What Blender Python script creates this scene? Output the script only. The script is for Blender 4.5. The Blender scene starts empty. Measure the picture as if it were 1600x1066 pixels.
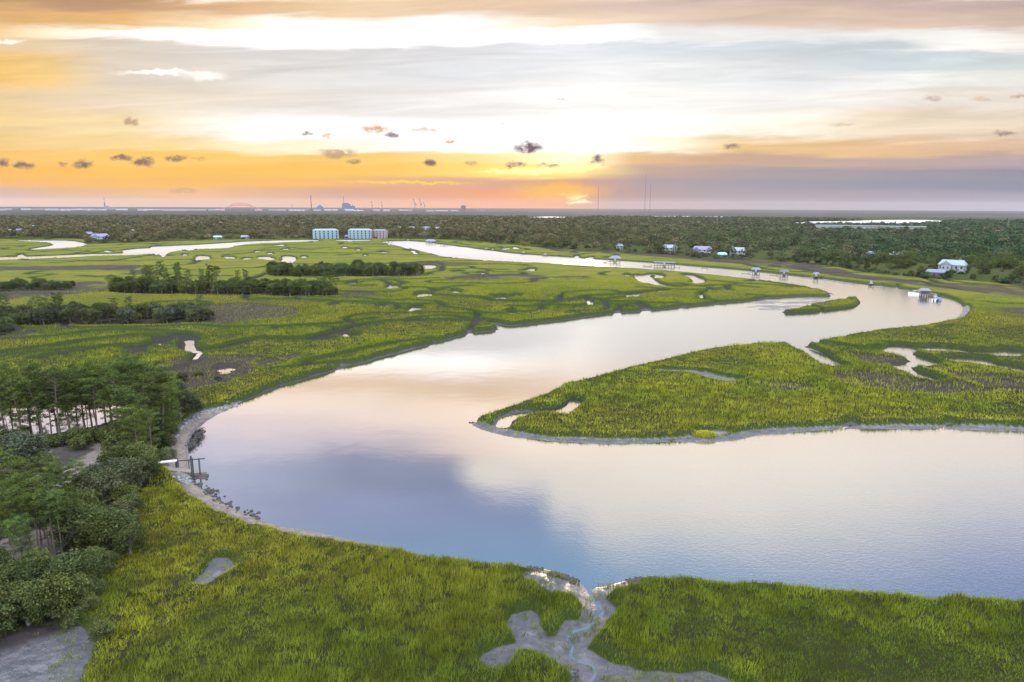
import bpy, math, random
import numpy as np
from mathutils import Matrix, Vector

sc = bpy.context.scene
COL = sc.collection
random.seed(7)
RNG = np.random.default_rng(11)
R = math.radians

# ------------------------------------------------------------------ camera
CAM_H = 50.0
FPX = 1067.0                       # focal length in photo pixels (24 mm on 36 mm, 1600 px wide)
PITCH = math.atan((533 - 322.3) / FPX)
ROLL = math.atan(7.0 / 1600.0)
camd = bpy.data.cameras.new('camera')
camd.lens = 24.0
camd.sensor_width = 36.0
camd.clip_start = 0.5
camd.clip_end = 90000.0
cam = bpy.data.objects.new('camera', camd)
COL.objects.link(cam)
CM = (Matrix.Rotation(math.pi / 2 - PITCH, 3, 'X') @ Matrix.Rotation(ROLL, 3, 'Z'))
cam.matrix_world = Matrix.Translation((0, 0, CAM_H)) @ CM.to_4x4()
sc.camera = cam
CMN = np.array(CM)


def ray(x, y):
    """direction of a photo pixel"""
    return CM @ Vector((x - 800.0, 533.0 - y, -FPX))


def gp(x, y, z=0.0):
    """photo pixel -> point of the level plane z"""
    d = ray(x, y)
    if d.z > -0.0005 * d.length:
        d.z = -0.0005 * d.length
    t = (z - CAM_H) / d.z
    return (d.x * t, d.y * t)


def proj(x, y, z):
    v = CM.transposed() @ Vector((x, y, z - CAM_H))
    return (800 + FPX * v.x / -v.z, 533 - FPX * v.y / -v.z)


def depth(x, y, z=0.0):
    return -(CM.transposed() @ Vector((x, y, z - CAM_H))).z


def height_for(bx, by, ty):
    """real height of something standing on pixel (bx, by) whose top shows at row ty"""
    X, Y = gp(bx, by)
    lo, hi = 0.0, 600.0
    for _ in range(40):
        m = (lo + hi) / 2
        if proj(X, Y, m)[1] > ty:
            lo = m
        else:
            hi = m
    return X, Y, lo


# ------------------------------------------------------------------ exposure
sc.view_settings.view_transform = 'Standard'
sc.view_settings.look = 'None'
sc.view_settings.exposure = 0.0
sc.view_settings.gamma = 1.0
sc.render.engine = 'CYCLES'
sc.cycles.max_bounces = 6
sc.cycles.diffuse_bounces = 3
sc.cycles.glossy_bounces = 3
sc.cycles.transmission_bounces = 3
sc.cycles.volume_bounces = 0
sc.cycles.transparent_max_bounces = 6
sc.cycles.use_fast_gi = False
sc.cycles.sample_clamp_indirect = 8.0


# ------------------------------------------------------------------ node helpers
class NT:
    def __init__(s, tree):
        s.t = tree
        s.n = tree.nodes
        s.l = tree.links

    def put(s, sock, v):
        if isinstance(v, bpy.types.NodeSocket):
            s.l.new(v, sock)
        elif v is not None:
            sock.default_value = v

    def math(s, op, a, b=None, c=None, clamp=False):
        n = s.n.new('ShaderNodeMath')
        n.operation = op
        n.use_clamp = clamp
        for i, v in enumerate((a, b, c)):
            if v is not None:
                s.put(n.inputs[i], v)
        return n.outputs[0]

    def vmath(s, op, a, b=None, out=0):
        n = s.n.new('ShaderNodeVectorMath')
        n.operation = op
        s.put(n.inputs[0], a)
        if b is not None:
            s.put(n.inputs[1], b)
        return n.outputs[out]

    def xyz(s, x, y, z=0.0):
        n = s.n.new('ShaderNodeCombineXYZ')
        s.put(n.inputs[0], x), s.put(n.inputs[1], y), s.put(n.inputs[2], z)
        return n.outputs[0]

    def ramp01(s, v, a, b, smooth=False):
        n = s.n.new('ShaderNodeMapRange')
        n.interpolation_type = 'SMOOTHSTEP' if smooth else 'LINEAR'
        n.clamp = True
        s.put(n.inputs[0], v)
        n.inputs[1].default_value = a
        n.inputs[2].default_value = b
        n.inputs[3].default_value = 0.0
        n.inputs[4].default_value = 1.0
        return n.outputs[0]

    def noise(s, vec, scale, detail=4.0, rough=0.55, dist=0.0, out=0):
        n = s.n.new('ShaderNodeTexNoise')
        s.put(n.inputs['Vector'], vec)
        n.inputs['Scale'].default_value = scale
        n.inputs['Detail'].default_value = detail
        n.inputs['Roughness'].default_value = rough
        n.inputs['Distortion'].default_value = dist
        return n.outputs[out]

    def mix(s, f, a, b, mode='MIX'):
        n = s.n.new('ShaderNodeMix')
        n.data_type = 'RGBA'
        n.blend_type = mode
        n.clamp_factor = True
        s.put(n.inputs[0], f)
        s.put(n.inputs[6], a if isinstance(a, bpy.types.NodeSocket) else c4(a))
        s.put(n.inputs[7], b if isinstance(b, bpy.types.NodeSocket) else c4(b))
        return n.outputs[2]

    def attr(s, name, out='Fac'):
        n = s.n.new('ShaderNodeAttribute')
        n.attribute_name = name
        return n.outputs[out]


def c4(c):
    return (c[0], c[1], c[2], 1.0)


def lin(c):
    """sRGB 0..255 -> linear"""
    return tuple(((v / 255.0) / 12.92 if v <= 10.3 else (((v / 255.0) + 0.055) / 1.055) ** 2.4) for v in c)


# ------------------------------------------------------------------ sky
def build_world():
    w = bpy.data.worlds.new('World')
    sc.world = w
    w.use_nodes = True
    T = NT(w.node_tree)
    T.n.clear()
    tc = T.n.new('ShaderNodeTexCoord')
    sep = T.n.new('ShaderNodeSeparateXYZ')
    T.l.new(tc.outputs['Generated'], sep.inputs[0])
    dx, dy, dz = sep.outputs
    dyc = T.math('MAXIMUM', dy, 0.12)
    u = T.math('DIVIDE', dx, dyc)            # tangent of azimuth
    v = T.math('DIVIDE', dz, dyc)            # tangent of elevation on the sunset side
    # wispy warping of the cloud layers
    p1 = T.xyz(T.math('MULTIPLY', u, 1.6), T.math('MULTIPLY', v, 13.0), 3.1)
    n1 = T.noise(p1, 1.0, 5.0, 0.6)
    p2 = T.xyz(T.math('MULTIPLY', u, 4.0), T.math('MULTIPLY', T.math('SUBTRACT', v, T.math('MULTIPLY', u, 0.035)), 48.0), 9.0)
    n2 = T.noise(p2, 1.0, 7.0, 0.62, 0.5)
    p3 = T.xyz(T.math('MULTIPLY', u, 3.0), T.math('MULTIPLY', v, 4.5), 1.0)
    n3 = T.noise(p3, 1.0, 8.0, 0.6, 0.6)      # puffier, for the higher sky
    hi = T.ramp01(v, 0.27, 0.36)
    amp = T.ramp01(v, 0.0, 0.12)
    wv = T.math('MULTIPLY', T.math('SUBTRACT', n1, 0.5), T.math('MULTIPLY', amp, 0.07))
    wv = T.math('ADD', wv, T.math('MULTIPLY', T.math('SUBTRACT', n2, 0.5), T.math('MULTIPLY', amp, 0.034)))
    wv = T.math('ADD', wv, T.math('MULTIPLY', T.math('SUBTRACT', n3, 0.5), T.math('MULTIPLY', hi, 0.07)))
    vv = T.math('ADD', v, wv)
    uu = T.math('ADD', u, T.math('MULTIPLY', T.math('SUBTRACT', n3, 0.5), T.math('ADD', 0.10, T.math('MULTIPLY', hi, 0.12))))
    pos = T.math('ADD', T.math('MULTIPLY', uu, 0.5), 0.5)

    # rows of the sky, from the horizon up; (photo row or water row it is mirrored in, [(photo column, sRGB, gain)])
    rows = SKY_ROWS
    prev = None
    pv = None
    for kind, yy, stops in rows:
        n = T.n.new('ShaderNodeValToRGB')
        cr = n.color_ramp
        T.l.new(pos, n.inputs[0])
        for i, st in enumerate(stops):
            x, c = st[0], st[1]
            g = st[2] if len(st) > 2 else 1.0
            d = ray(x, yy)
            uu_ = d.x / d.y
            pp = min(0.999, max(0.001, uu_ * 0.5 + 0.5))
            if i == 0:
                e = cr.elements[0]
                e.position = pp
            elif i == 1:
                e = cr.elements[1]
                e.position = pp
            else:
                e = cr.elements.new(pp)
            l = lin(c)
            if kind == 'w' and yy > 720:
                l = (l[0] * 0.90, l[1] * 1.0, l[2] * 0.98)
            e.color = (l[0] * g / 4, l[1] * g / 4, l[2] * g / 4, 1)
        dd = ray(800, yy)
        rv = abs(dd.z / dd.y)
        if prev is None:
            prev = n.outputs[0]
        else:
            prev = T.mix(T.ramp01(vv, pv + 0.18 * (rv - pv), rv - 0.18 * (rv - pv), True), prev, n.outputs[0])
        pv = rv
    col = T.vmath('MULTIPLY', prev, (4.0, 4.0, 4.0))
    # fine streaks and texture
    st = T.math('ADD', T.math('MULTIPLY', T.math('SUBTRACT', n2, 0.5), T.math('MULTIPLY', T.ramp01(v, 0.03, 0.10), 0.70)), 1.0)
    col = T.vmath('MULTIPLY', col, T.xyz(st, st, st))

    # small torn clouds low over the horizon
    pw = T.xyz(T.math('MULTIPLY', u, 42.0), T.math('MULTIPLY', v, 60.0), 0.0)
    cw = T.n.new('ShaderNodeTexNoise')
    T.l.new(pw, cw.inputs['Vector'])
    cw.inputs['Scale'].default_value = 1.0
    cw.inputs['Detail'].default_value = 4.0
    cw.inputs['Roughness'].default_value = 0.65
    off = T.vmath('MULTIPLY', T.vmath('SUBTRACT', cw.outputs['Color'], (0.5, 0.5, 0.5)), (0.034, 0.016, 0.0))
    uv = T.vmath('ADD', T.xyz(u, v, 0.0), off)
    groups = {}
    for x, y, rx, ry, c, k in SMALL_CLOUDS:
        d = ray(x, y)
        u0, v0 = d.x / d.y, d.z / d.y
        q = T.vmath('MULTIPLY', T.vmath('SUBTRACT', uv, (u0, v0, 0.0)), (1067.0 / rx, 1067.0 / ry, 0.0))
        ln = T.vmath('LENGTH', q, out=1)
        m = T.math('MULTIPLY', T.math('SUBTRACT', 1.0, T.ramp01(ln, 0.35, 1.25, True)), k)
        groups[c] = m if c not in groups else T.math('MAXIMUM', groups[c], m)
    fray = T.ramp01(T.noise(T.xyz(T.math('MULTIPLY', u, 90.0), T.math('MULTIPLY', v, 130.0), 4.0), 1.0, 5.0, 0.65), 0.32, 0.50)
    for c, m in groups.items():
        col = T.mix(T.math('MULTIPLY', m, T.math('ADD', 0.15, T.math('MULTIPLY', fray, 0.85))), col, lin(c))
    # the bright gap where the sun breaks through
    for x, y, rx, ry, c, g in SUN_GAPS:
        d = ray(x, y)
        q = T.vmath('MULTIPLY', T.vmath('SUBTRACT', uv, (d.x / d.y, d.z / d.y, 0.0)), (1067.0 / rx, 1067.0 / ry, 0.0))
        ln = T.vmath('LENGTH', q, out=1)
        m = T.math('SUBTRACT', 1.0, T.ramp01(ln, 0.2, 1.2, True))
        l = lin(c)
        col = T.mix(m, col, (l[0] * g, l[1] * g, l[2] * g))

    # the bright veiled sky overhead and behind
    over = T.vmath('ADD', (0, 0, 0), T.mix(n3, (OVER[0] * 0.8, OVER[1] * 0.8, OVER[2] * 0.85), (OVER[0] * 1.2, OVER[1] * 1.2, OVER[2] * 1.15)))
    # only the band in front of us up to 33 degrees is the sunset band
    f_up = T.ramp01(v, 0.85, 1.25, True)
    f_side = T.ramp01(T.math('ABSOLUTE', u), 1.05, 2.0, True)
    f_back = T.ramp01(dy, 0.35, 0.12, True)
    f = T.math('MAXIMUM', f_up, T.math('MAXIMUM', f_side, f_back))
    back_low = (1.5, 1.6, 1.95)
    over2 = T.mix(T.ramp01(dz, 0.0, 0.45), back_low, over)
    col = T.mix(f, col, over2)

    sky = T.n.new('ShaderNodeTexSky')
    sky.sky_type = 'NISHITA'
    sky.sun_disc = False
    sky.sun_elevation = R(SUN_EL)
    sky.sun_rotation = R(SUN_AZ)
    b1 = T.n.new('ShaderNodeBackground')
    b1.inputs[1].default_value = 0.05
    T.l.new(T.vmath('MULTIPLY', sky.outputs[0], T.xyz(f, f, f)), b1.inputs[0])      # clear air only where no cloud veil hangs
    b2 = T.n.new('ShaderNodeBackground')
    b2.inputs[1].default_value = 1.0
    T.l.new(col, b2.inputs[0])
    ad = T.n.new('ShaderNodeAddShader')
    T.l.new(b1.outputs[0], ad.inputs[0])
    T.l.new(b2.outputs[0], ad.inputs[1])
    out = T.n.new('ShaderNodeOutputWorld')
    T.l.new(ad.outputs[0], out.inputs[0])
    w.cycles.sampling_method = 'MANUAL'
    w.cycles.sample_map_resolution = 1024


SUN_EL, SUN_AZ = 2.0, 6.0
OVER = (3.0, 3.1, 3.5)
SKY_ROWS = [
    ('s', 322, [(0, (225, 182, 145)), (400, (228, 184, 140)), (700, (245, 170, 105)), (880, (248, 168, 95)), (960, (200, 166, 152)), (1200, (172, 162, 162)), (1600, (158, 158, 168))]),
    ('s', 304, [(0, (212, 178, 158)), (80, (228, 178, 130)), (300, (242, 188, 120)), (520, (216, 166, 135)), (760, (242, 162, 100)), (880, (255, 178, 78)), (960, (190, 155, 142)), (1100, (170, 156, 158)), (1600, (160, 154, 168))]),
    ('s', 287, [(0, (248, 188, 98)), (200, (252, 190, 88)), (500, (250, 190, 98)), (620, (232, 178, 130)), (760, (225, 170, 140)), (900, (222, 165, 135)), (1000, (178, 160, 160)), (1250, (156, 153, 163)), (1600, (140, 143, 160))]),
    ('s', 268, [(0, (255, 192, 84)), (300, (255, 197, 84)), (620, (255, 203, 95)), (780, (255, 222, 120), 1.15), (900, (255, 225, 130), 1.2), (1000, (200, 168, 150)), (1150, (176, 161, 160)), (1400, (158, 153, 161)), (1600, (148, 146, 160))]),
    ('s', 246, [(0, (250, 198, 108)), (250, (255, 207, 105)), (600, (255, 210, 115)), (760, (255, 225, 150), 1.1), (900, (255, 245, 200), 1.3), (980, (235, 195, 140)), (1100, (214, 176, 145)), (1300, (196, 170, 158)), (1600, (185, 165, 165))]),
    ('s', 228, [(0, (248, 210, 140)), (250, (255, 225, 160)), (450, (255, 240, 205), 1.1), (700, (255, 255, 250), 1.15), (900, (255, 255, 250), 1.25), (1050, (255, 245, 215), 1.1), (1150, (245, 205, 145)), (1350, (232, 192, 145)), (1600, (222, 188, 155))]),
    ('s', 200, [(0, (246, 214, 155)), (200, (250, 225, 175)), (330, (255, 248, 235), 1.15), (500, (255, 255, 255), 1.2), (900, (255, 255, 255), 1.25), (1150, (255, 250, 235), 1.1), (1350, (245, 228, 200)), (1600, (232, 214, 190))]),
    ('s', 160, [(0, (240, 210, 160)), (150, (238, 218, 188)), (350, (238, 226, 210)), (600, (238, 234, 232)), (900, (254, 252, 248), 1.08), (1200, (248, 245, 240)), (1600, (240, 228, 215))]),
    ('s', 115, [(0, (245, 200, 120)), (90, (246, 208, 140)), (180, (232, 215, 195)), (400, (228, 222, 216)), (700, (228, 229, 232)), (950, (244, 244, 244), 1.05), (1250, (230, 231, 232)), (1450, (252, 250, 244)), (1600, (238, 234, 228))]),
    ('s', 82, [(0, (240, 212, 165)), (150, (228, 210, 185)), (350, (226, 220, 214)), (650, (226, 224, 225)), (850, (236, 237, 240)), (1100, (218, 222, 226)), (1400, (206, 216, 220)), (1600, (214, 222, 222))]),
    ('s', 58, [(0, (248, 215, 160)), (130, (255, 245, 225), 1.1), (300, (255, 255, 255), 1.4), (900, (255, 255, 255), 1.5), (1050, (240, 238, 236)), (1300, (232, 232, 232)), (1500, (250, 248, 242)), (1600, (245, 240, 232))]),
    ('s', 34, [(0, (226, 180, 120)), (200, (238, 190, 125)), (350, (252, 230, 195), 1.1), (480, (255, 255, 250), 1.3), (700, (255, 250, 245), 1.2), (900, (250, 225, 195)), (1100, (236, 210, 190)), (1350, (224, 200, 180)), (1600, (214, 190, 175))]),
    ('s', 6, [(0, (190, 150, 120)), (200, (196, 155, 122)), (380, (225, 185, 140)), (550, (242, 212, 175)), (800, (236, 205, 175)), (1000, (220, 196, 184)), (1300, (208, 184, 172)), (1600, (190, 170, 165))]),
    ('w', 628, [(300, (255, 236, 222), 1.12), (600, (255, 236, 220), 1.12), (900, (252, 230, 204), 1.25), (1300, (250, 233, 211), 1.25)]),
    ('w', 662, [(300, (232, 220, 228), 1.12), (500, (240, 224, 222), 1.12), (800, (250, 228, 208), 1.25), (1300, (246, 234, 220), 1.25)]),
    ('w', 700, [(300, (212, 208, 228), 1.12), (480, (214, 206, 218), 1.12), (650, (212, 200, 208), 1.12), (740, (230, 212, 202), 1.25), (850, (246, 230, 216), 1.25), (1300, (240, 230, 222), 1.25), (1600, (230, 220, 218), 1.25)]),
    ('w', 745, [(300, (195, 195, 222), 1.00), (450, (176, 178, 210), 1.00), (600, (152, 156, 190), 1.00), (735, (146, 152, 186), 1.00), (775, (226, 212, 208), 1.25), (1000, (238, 224, 216), 1.25), (1300, (232, 222, 218), 1.25), (1600, (220, 212, 214), 1.25)]),
    ('w', 800, [(350, (178, 182, 216), 1.00), (550, (160, 164, 206), 1.00), (780, (148, 158, 202), 1.00), (852, (140, 156, 200), 1.00), (880, (222, 210, 208), 1.25), (1100, (228, 214, 212), 1.25), (1400, (218, 208, 210), 1.25), (1600, (206, 200, 208), 1.25)]),
    ('w', 842, [(400, (160, 176, 214), 1.00), (650, (148, 164, 206), 1.00), (850, (142, 166, 208), 1.00), (895, (146, 166, 206), 1.00), (930, (210, 202, 206), 1.25), (1200, (212, 204, 208), 1.25), (1400, (206, 198, 206), 1.25), (1600, (184, 184, 214), 1.00)]),
    ('w', 880, [(500, (140, 172, 212), 1.00), (850, (134, 166, 210), 1.00), (1000, (140, 168, 210), 1.00), (1200, (150, 166, 210), 1.00), (1600, (134, 150, 204), 1.00)]),
    ('w', 925, [(700, (136, 170, 212), 1.00), (1100, (132, 166, 210), 1.00), (1600, (130, 150, 202), 1.00)]),
]
DK, OR, MV = (122, 96, 104), (222, 160, 95), (190, 150, 120)
SMALL_CLOUDS = [
    (4, 254, 13, 7, DK, .9), (38, 257, 15, 5, DK, .9), (130, 256, 15, 8, DK, .95), (190, 246, 17, 5, DK, .9), (222, 253, 19, 7, DK, .9),
    (275, 247, 18, 5, DK, .9), (98, 257, 8, 3, DK, .6), (310, 248, 10, 3, OR, .7), (205, 190, 12, 6, MV, .8), (478, 210, 10, 4, DK, .8),
    (588, 201, 20, 6, OR, .9), (612, 211, 11, 5, DK, .85), (525, 239, 30, 8, MV, .8), (553, 252, 10, 3, DK, .6), (672, 253, 13, 6, DK, .95),
    (825, 231, 24, 8, DK, 1.0), (934, 250, 8, 8, DK, .95), (805, 258, 16, 4, DK, .9), (860, 258, 18, 4, DK, .8), (701, 222, 10, 4, OR, .9),
    (1141, 228, 14, 4, DK, .7), (1458, 155, 16, 5, MV, .6), (1590, 150, 12, 4, MV, .7), (1570, 208, 20, 4, DK, .6), (665, 203, 24, 3, OR, .6),
    (510, 212, 8, 3, OR, .6), (875, 155, 8, 2, MV, .4), (735, 255, 12, 3, DK, .5), (1535, 155, 14, 4, OR, .5), (1315, 195, 24, 3, MV, .4),
    (288, 297, 24, 5, MV, .5), (790, 193, 7, 3, MV, .4),
]
SUN_GAPS = [
    (888, 303, 26, 4, (255, 235, 130), 1.1), (903, 309, 18, 4, (255, 240, 150), 1.2), (905, 316, 20, 3.5, (255, 240, 160), 1.2),
    (825, 267, 85, 5, (255, 245, 165), 1.35), (895, 262, 55, 6, (255, 240, 160), 1.35), (870, 297, 80, 15, (255, 190, 80), 1.0),
    (250, 113, 70, 4, (255, 250, 240), 1.2), (320, 118, 36, 8, (255, 250, 240), 1.1), (12, 64, 24, 4, (255, 250, 235), 1.1),
    (640, 285, 120, 3, (255, 215, 80), 1.0),
]
build_world()

sun = bpy.data.objects.new('sun', bpy.data.lights.new('sun', 'SUN'))
sun.data.energy = 1.5
sun.data.angle = R(4)
sun.data.color = (1.0, 0.72, 0.42)
# the sun stands low in front of the camera, slightly to the right
sd = Vector((math.sin(R(SUN_AZ)) * math.cos(R(SUN_EL)), math.cos(R(SUN_AZ)) * math.cos(R(SUN_EL)), math.sin(R(SUN_EL))))
sun.rotation_euler = sd.to_track_quat('Z', 'Y').to_euler()
sun.location = (0, 0, 200)
COL.objects.link(sun)
# ------------------------------------------------------------------ numpy noise
def vnoise(x, y, seed=0):
    xi = np.floor(x).astype(np.int64)
    yi = np.floor(y).astype(np.int64)
    fx, fy = x - xi, y - yi
    fx, fy = fx * fx * (3 - 2 * fx), fy * fy * (3 - 2 * fy)

    def h(a, b):
        n = (a * 374761393 + b * 668265263 + seed * 974711) & 0x7fffffff
        n = ((n ^ (n >> 13)) * 1274126177) & 0x7fffffff
        return ((n ^ (n >> 16)) & 0xffff) / 65535.0
    return (h(xi, yi) * (1 - fx) + h(xi + 1, yi) * fx) * (1 - fy) + (h(xi, yi + 1) * (1 - fx) + h(xi + 1, yi + 1) * fx) * fy


def fbm(x, y, oct=4, seed=0, gain=0.5):
    s, a, t = 0, 1.0, 0
    for k in range(oct):
        s = s + a * vnoise(x * 2 ** k + 17.3 * k, y * 2 ** k - 9.1 * k, seed + k)
        t += a
        a *= gain
    return s / t


def sstep(a, b, x):
    t = np.clip((x - a) / (b - a), 0, 1)
    return t * t * (3 - 2 * t)


# ------------------------------------------------------------------ custom properties
def tag(o, label=None, cat=None, group=None, kind=None):
    if label:
        o['label'] = label
    if cat:
        o['category'] = cat
    if group:
        o['group'] = group
    if kind:
        o['kind'] = kind
    return o


def mesh_np(name, V, loops, starts, totals, mat=None, parent=None, smooth=False, cols=None, link=True, attrs=None):
    me = bpy.data.meshes.new(name)
    V = np.asarray(V, dtype=np.float32)
    me.vertices.add(len(V))
    me.vertices.foreach_set('co', V.ravel())
    me.loops.add(len(loops))
    me.loops.foreach_set('vertex_index', np.asarray(loops, dtype=np.int32))
    me.polygons.add(len(starts))
    me.polygons.foreach_set('loop_start', np.asarray(starts, dtype=np.int32))
    try:
        me.polygons.foreach_set('loop_total', np.asarray(totals, dtype=np.int32))
    except Exception:
        pass
    me.polygons.foreach_set('use_smooth', np.full(len(starts), smooth, dtype=bool))
    if cols is not None:
        a = me.color_attributes.new('tint', 'FLOAT_COLOR', 'POINT')
        c = np.ones((len(V), 4), dtype=np.float32)
        c[:, :3] = cols
        a.data.foreach_set('color', c.ravel())
    for k, v in (attrs or {}).items():
        a = me.attributes.new(k, 'FLOAT', 'POINT')
        a.data.foreach_set('value', np.asarray(v, dtype=np.float32).ravel())
    me.update(calc_edges=True)
    for m in (mat if isinstance(mat, (list, tuple)) else [mat]):
        if m:
            me.materials.append(m)
    if not link:
        return me
    o = bpy.data.objects.new(name, me)
    COL.objects.link(o)
    o.parent = parent
    return o


def quads_np(name, V, Q, **k):
    Q = np.asarray(Q)
    n = Q.shape[1]
    return mesh_np(name, V, Q.ravel(), np.arange(len(Q)) * n, np.full(len(Q), n), **k)


# ------------------------------------------------------------------ polar grid round the foot of the camera
def make_axes():
    rs = [4, 12, 20, 28, 36, 43]
    r = 48.0
    while r < 1300:
        rs.append(r)
        lim = 0.9 if r < 620 else 1.8
        r += min(lim, max(0.18, r * r / 34150.0 * 0.85))
    while r < 16200:
        rs.append(r)
        r *= 1.011
    rs = np.array(rs)
    t = np.concatenate([np.linspace(-180, -60, 25)[:-1], np.linspace(-60, -43, 35)[:-1], np.linspace(-43, 43, 1000), np.linspace(43, 60, 35)[1:], np.linspace(60, 180, 25)[1:]])
    return rs, np.radians(t)


RS, TH = make_axes()
NR, NTH = len(RS), len(TH)
TT, RR = np.meshgrid(TH, RS)
GX, GY = RR * np.sin(TT), RR * np.cos(TT)


def resample(pts, closed=True, jit=0.5, seed=0, minstep=0.8):
    """photo pixels -> world polyline, rounded, subdivided and slightly ragged"""
    P = [np.array(gp(*p[:2])) for p in pts]
    if closed:
        P = P + [P[0]]
    # keep pixel-space smoothness by a Catmull-Rom in the world
    out = []
    n = len(P)
    for i in range(n - 1):
        p0 = P[i - 1] if i > 0 else (P[-2] if closed else P[0])
        p1, p2 = P[i], P[i + 1]
        p3 = P[i + 2] if i + 2 < n else (P[1] if closed else P[-1])
        L = np.linalg.norm(p2 - p1)
        d = np.linalg.norm((p1 + p2) / 2)
        step = max(minstep, d * 0.006)
        k = int(max(2, min(400, L / step)))
        # centripetal-ish: tangents limited by the neighbouring lengths
        l0, l2 = np.linalg.norm(p1 - p0) + 1e-6, np.linalg.norm(p3 - p2) + 1e-6
        m1 = (p2 - p0) / (l0 + L) * L
        m2 = (p3 - p1) / (l2 + L) * L
        t = np.linspace(0, 1, k, endpoint=False)[:, None]
        h = (2 * t**3 - 3 * t**2 + 1) * p1 + (t**3 - 2 * t**2 + t) * m1 + (-2 * t**3 + 3 * t**2) * p2 + (t**3 - t**2) * m2
        out.append(h)
    A = np.concatenate(out + ([] if closed else [P[-1][None]]))
    d = np.hypot(A[:, 0], A[:, 1])
    s = jit * np.clip(d / 160.0, 0.6, 5.0)
    w = 7.0 * np.clip(d / 160.0, 0.6, 5.0)
    A[:, 0] += s * (fbm(A[:, 0] / w, A[:, 1] / w, 3, seed + 5) - 0.5) * 3
    A[:, 1] += s * (fbm(A[:, 0] / w, A[:, 1] / w, 3, seed + 9) - 0.5) * 3
    return A


def paint_inside(A, field, val=True):
    """even-odd fill of a closed world polygon into a bool grid field"""
    B = np.roll(A, -1, axis=0)
    ta, tb = np.arctan2(A[:, 0], A[:, 1]), np.arctan2(B[:, 0], B[:, 1])
    ra, rb = np.hypot(A[:, 0], A[:, 1]), np.hypot(B[:, 0], B[:, 1])
    cnt = np.zeros((NR + 1, NTH), dtype=np.int32)
    for i in range(len(A)):
        a, b, p, q = ta[i], tb[i], ra[i], rb[i]
        if abs(a - b) > 3 or a == b:
            continue
        if a > b:
            a, b, p, q = b, a, q, p
        j0, j1 = np.searchsorted(TH, a), np.searchsorted(TH, b)
        if j1 <= j0:
            continue
        f = (TH[j0:j1] - a) / (b - a)
        rows = np.searchsorted(RS, p + (q - p) * f)
        np.add.at(cnt, (rows, np.arange(j0, j1)), 1)
    ins = (np.cumsum(cnt, axis=0)[:NR] % 2).astype(bool)
    field[ins] = val
    return ins


def dist_field(A, closed, D, reach):
    """lower D (grid of metres) to the distance of the polyline A where nearer"""
    B = np.roll(A, -1, axis=0) if closed else A[1:]
    A_ = A if closed else A[:-1]
    for a, b in zip(A_, B):
        L = b - a
        ll = L @ L
        d = math.hypot(*((a + b) / 2))
        if ll < 1e-9 or ll > 1e7:
            continue
        rch = reach * max(1.0, d / 400.0)
        rmin, rmax = min(math.hypot(*a), math.hypot(*b)) - rch, max(math.hypot(*a), math.hypot(*b)) + rch
        t1, t2 = math.atan2(a[0], a[1]), math.atan2(b[0], b[1])
        if abs(t1 - t2) > 1:
            continue
        dt = rch / max(10.0, rmin)
        i0, i1 = np.searchsorted(RS, rmin), np.searchsorted(RS, rmax)
        j0, j1 = np.searchsorted(TH, min(t1, t2) - dt), np.searchsorted(TH, max(t1, t2) + dt)
        if i1 <= i0 or j1 <= j0:
            continue
        X, Y = GX[i0:i1, j0:j1], GY[i0:i1, j0:j1]
        t = np.clip(((X - a[0]) * L[0] + (Y - a[1]) * L[1]) / ll, 0, 1)
        dd = np.hypot(X - a[0] - t * L[0], Y - a[1] - t * L[1])
        D[i0:i1, j0:j1] = np.minimum(D[i0:i1, j0:j1], dd)


RIVER = [(600, 378), (640, 377), (680, 381), (720, 386), (760, 391), (800, 396), (850, 400), (900, 403), (950, 406), (1000, 409.5), (1050, 413), (1100, 417), (1150, 421),
         (1200, 426), (1250, 431.5), (1300, 437), (1350, 443), (1400, 449), (1440, 456), (1480, 465), (1497, 474), (1502, 482), (1495, 492), (1478, 502), (1455, 508),
         (1420, 512), (1380, 517), (1330, 525), (1290, 532), (1262, 538), (1240, 536), (1180, 538), (1130, 543), (1080, 553), (1040, 563), (1000, 572),
         (960, 582), (915, 594), (880, 601), (862, 612), (820, 627), (780, 640), (745, 653), (736, 661), (752, 671), (790, 681), (850, 689), (900, 692),
         (960, 694), (1020, 692), (1060, 690), (1100, 692), (1150, 688), (1200, 680), (1260, 675), (1320, 672), (1400, 671), (1480, 671), (1540, 674),
         (1600, 675), (1750, 682), (2300, 705), (2300, 985), (1750, 950), (1600, 938), (1500, 934), (1400, 929), (1300, 922), (1200, 913), (1100, 906),
         (1060, 903), (1020, 903), (985, 906), (966, 911), (945, 916), (928, 918), (922, 925), (914, 921), (906, 911), (880, 899), (850, 891), (800, 885), (760, 881), (700, 873),
         (640, 863), (580, 852), (520, 839), (470, 828), (425, 818), (385, 803), (350, 786), (318, 767), (299, 745), (296, 720), (294, 700), (297, 686),
         (307, 671), (326, 656), (360, 638), (400, 620), (450, 601), (500, 586), (550, 571), (600, 558), (650, 545), (700, 531), (740, 521), (782, 514),
         (774, 508), (800, 509), (850, 504), (900, 498), (950, 491), (1000, 487), (1050, 482), (1100, 477), (1150, 472), (1165, 471), (1200, 467), (1260, 463),
         (1300, 464), (1307, 461), (1300, 456), (1270, 450), (1230, 444), (1180, 437), (1120, 430), (1060, 424), (1000, 420), (950, 417), (900, 414),
         (850, 412), (800, 409), (760, 407), (720, 404), (690, 401), (680, 398), (660, 393), (640, 388), (620, 384)]
ISLETS = [[(1222, 487), (1240, 479), (1280, 475), (1310, 470), (1335, 466), (1343, 472), (1335, 480), (1300, 485), (1260, 489), (1230, 490)]]
FLATS = [[(1163, 479), (1180, 472), (1200, 468), (1250, 465), (1297, 465), (1302, 470), (1270, 477), (1228, 487), (1190, 485)]]
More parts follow.
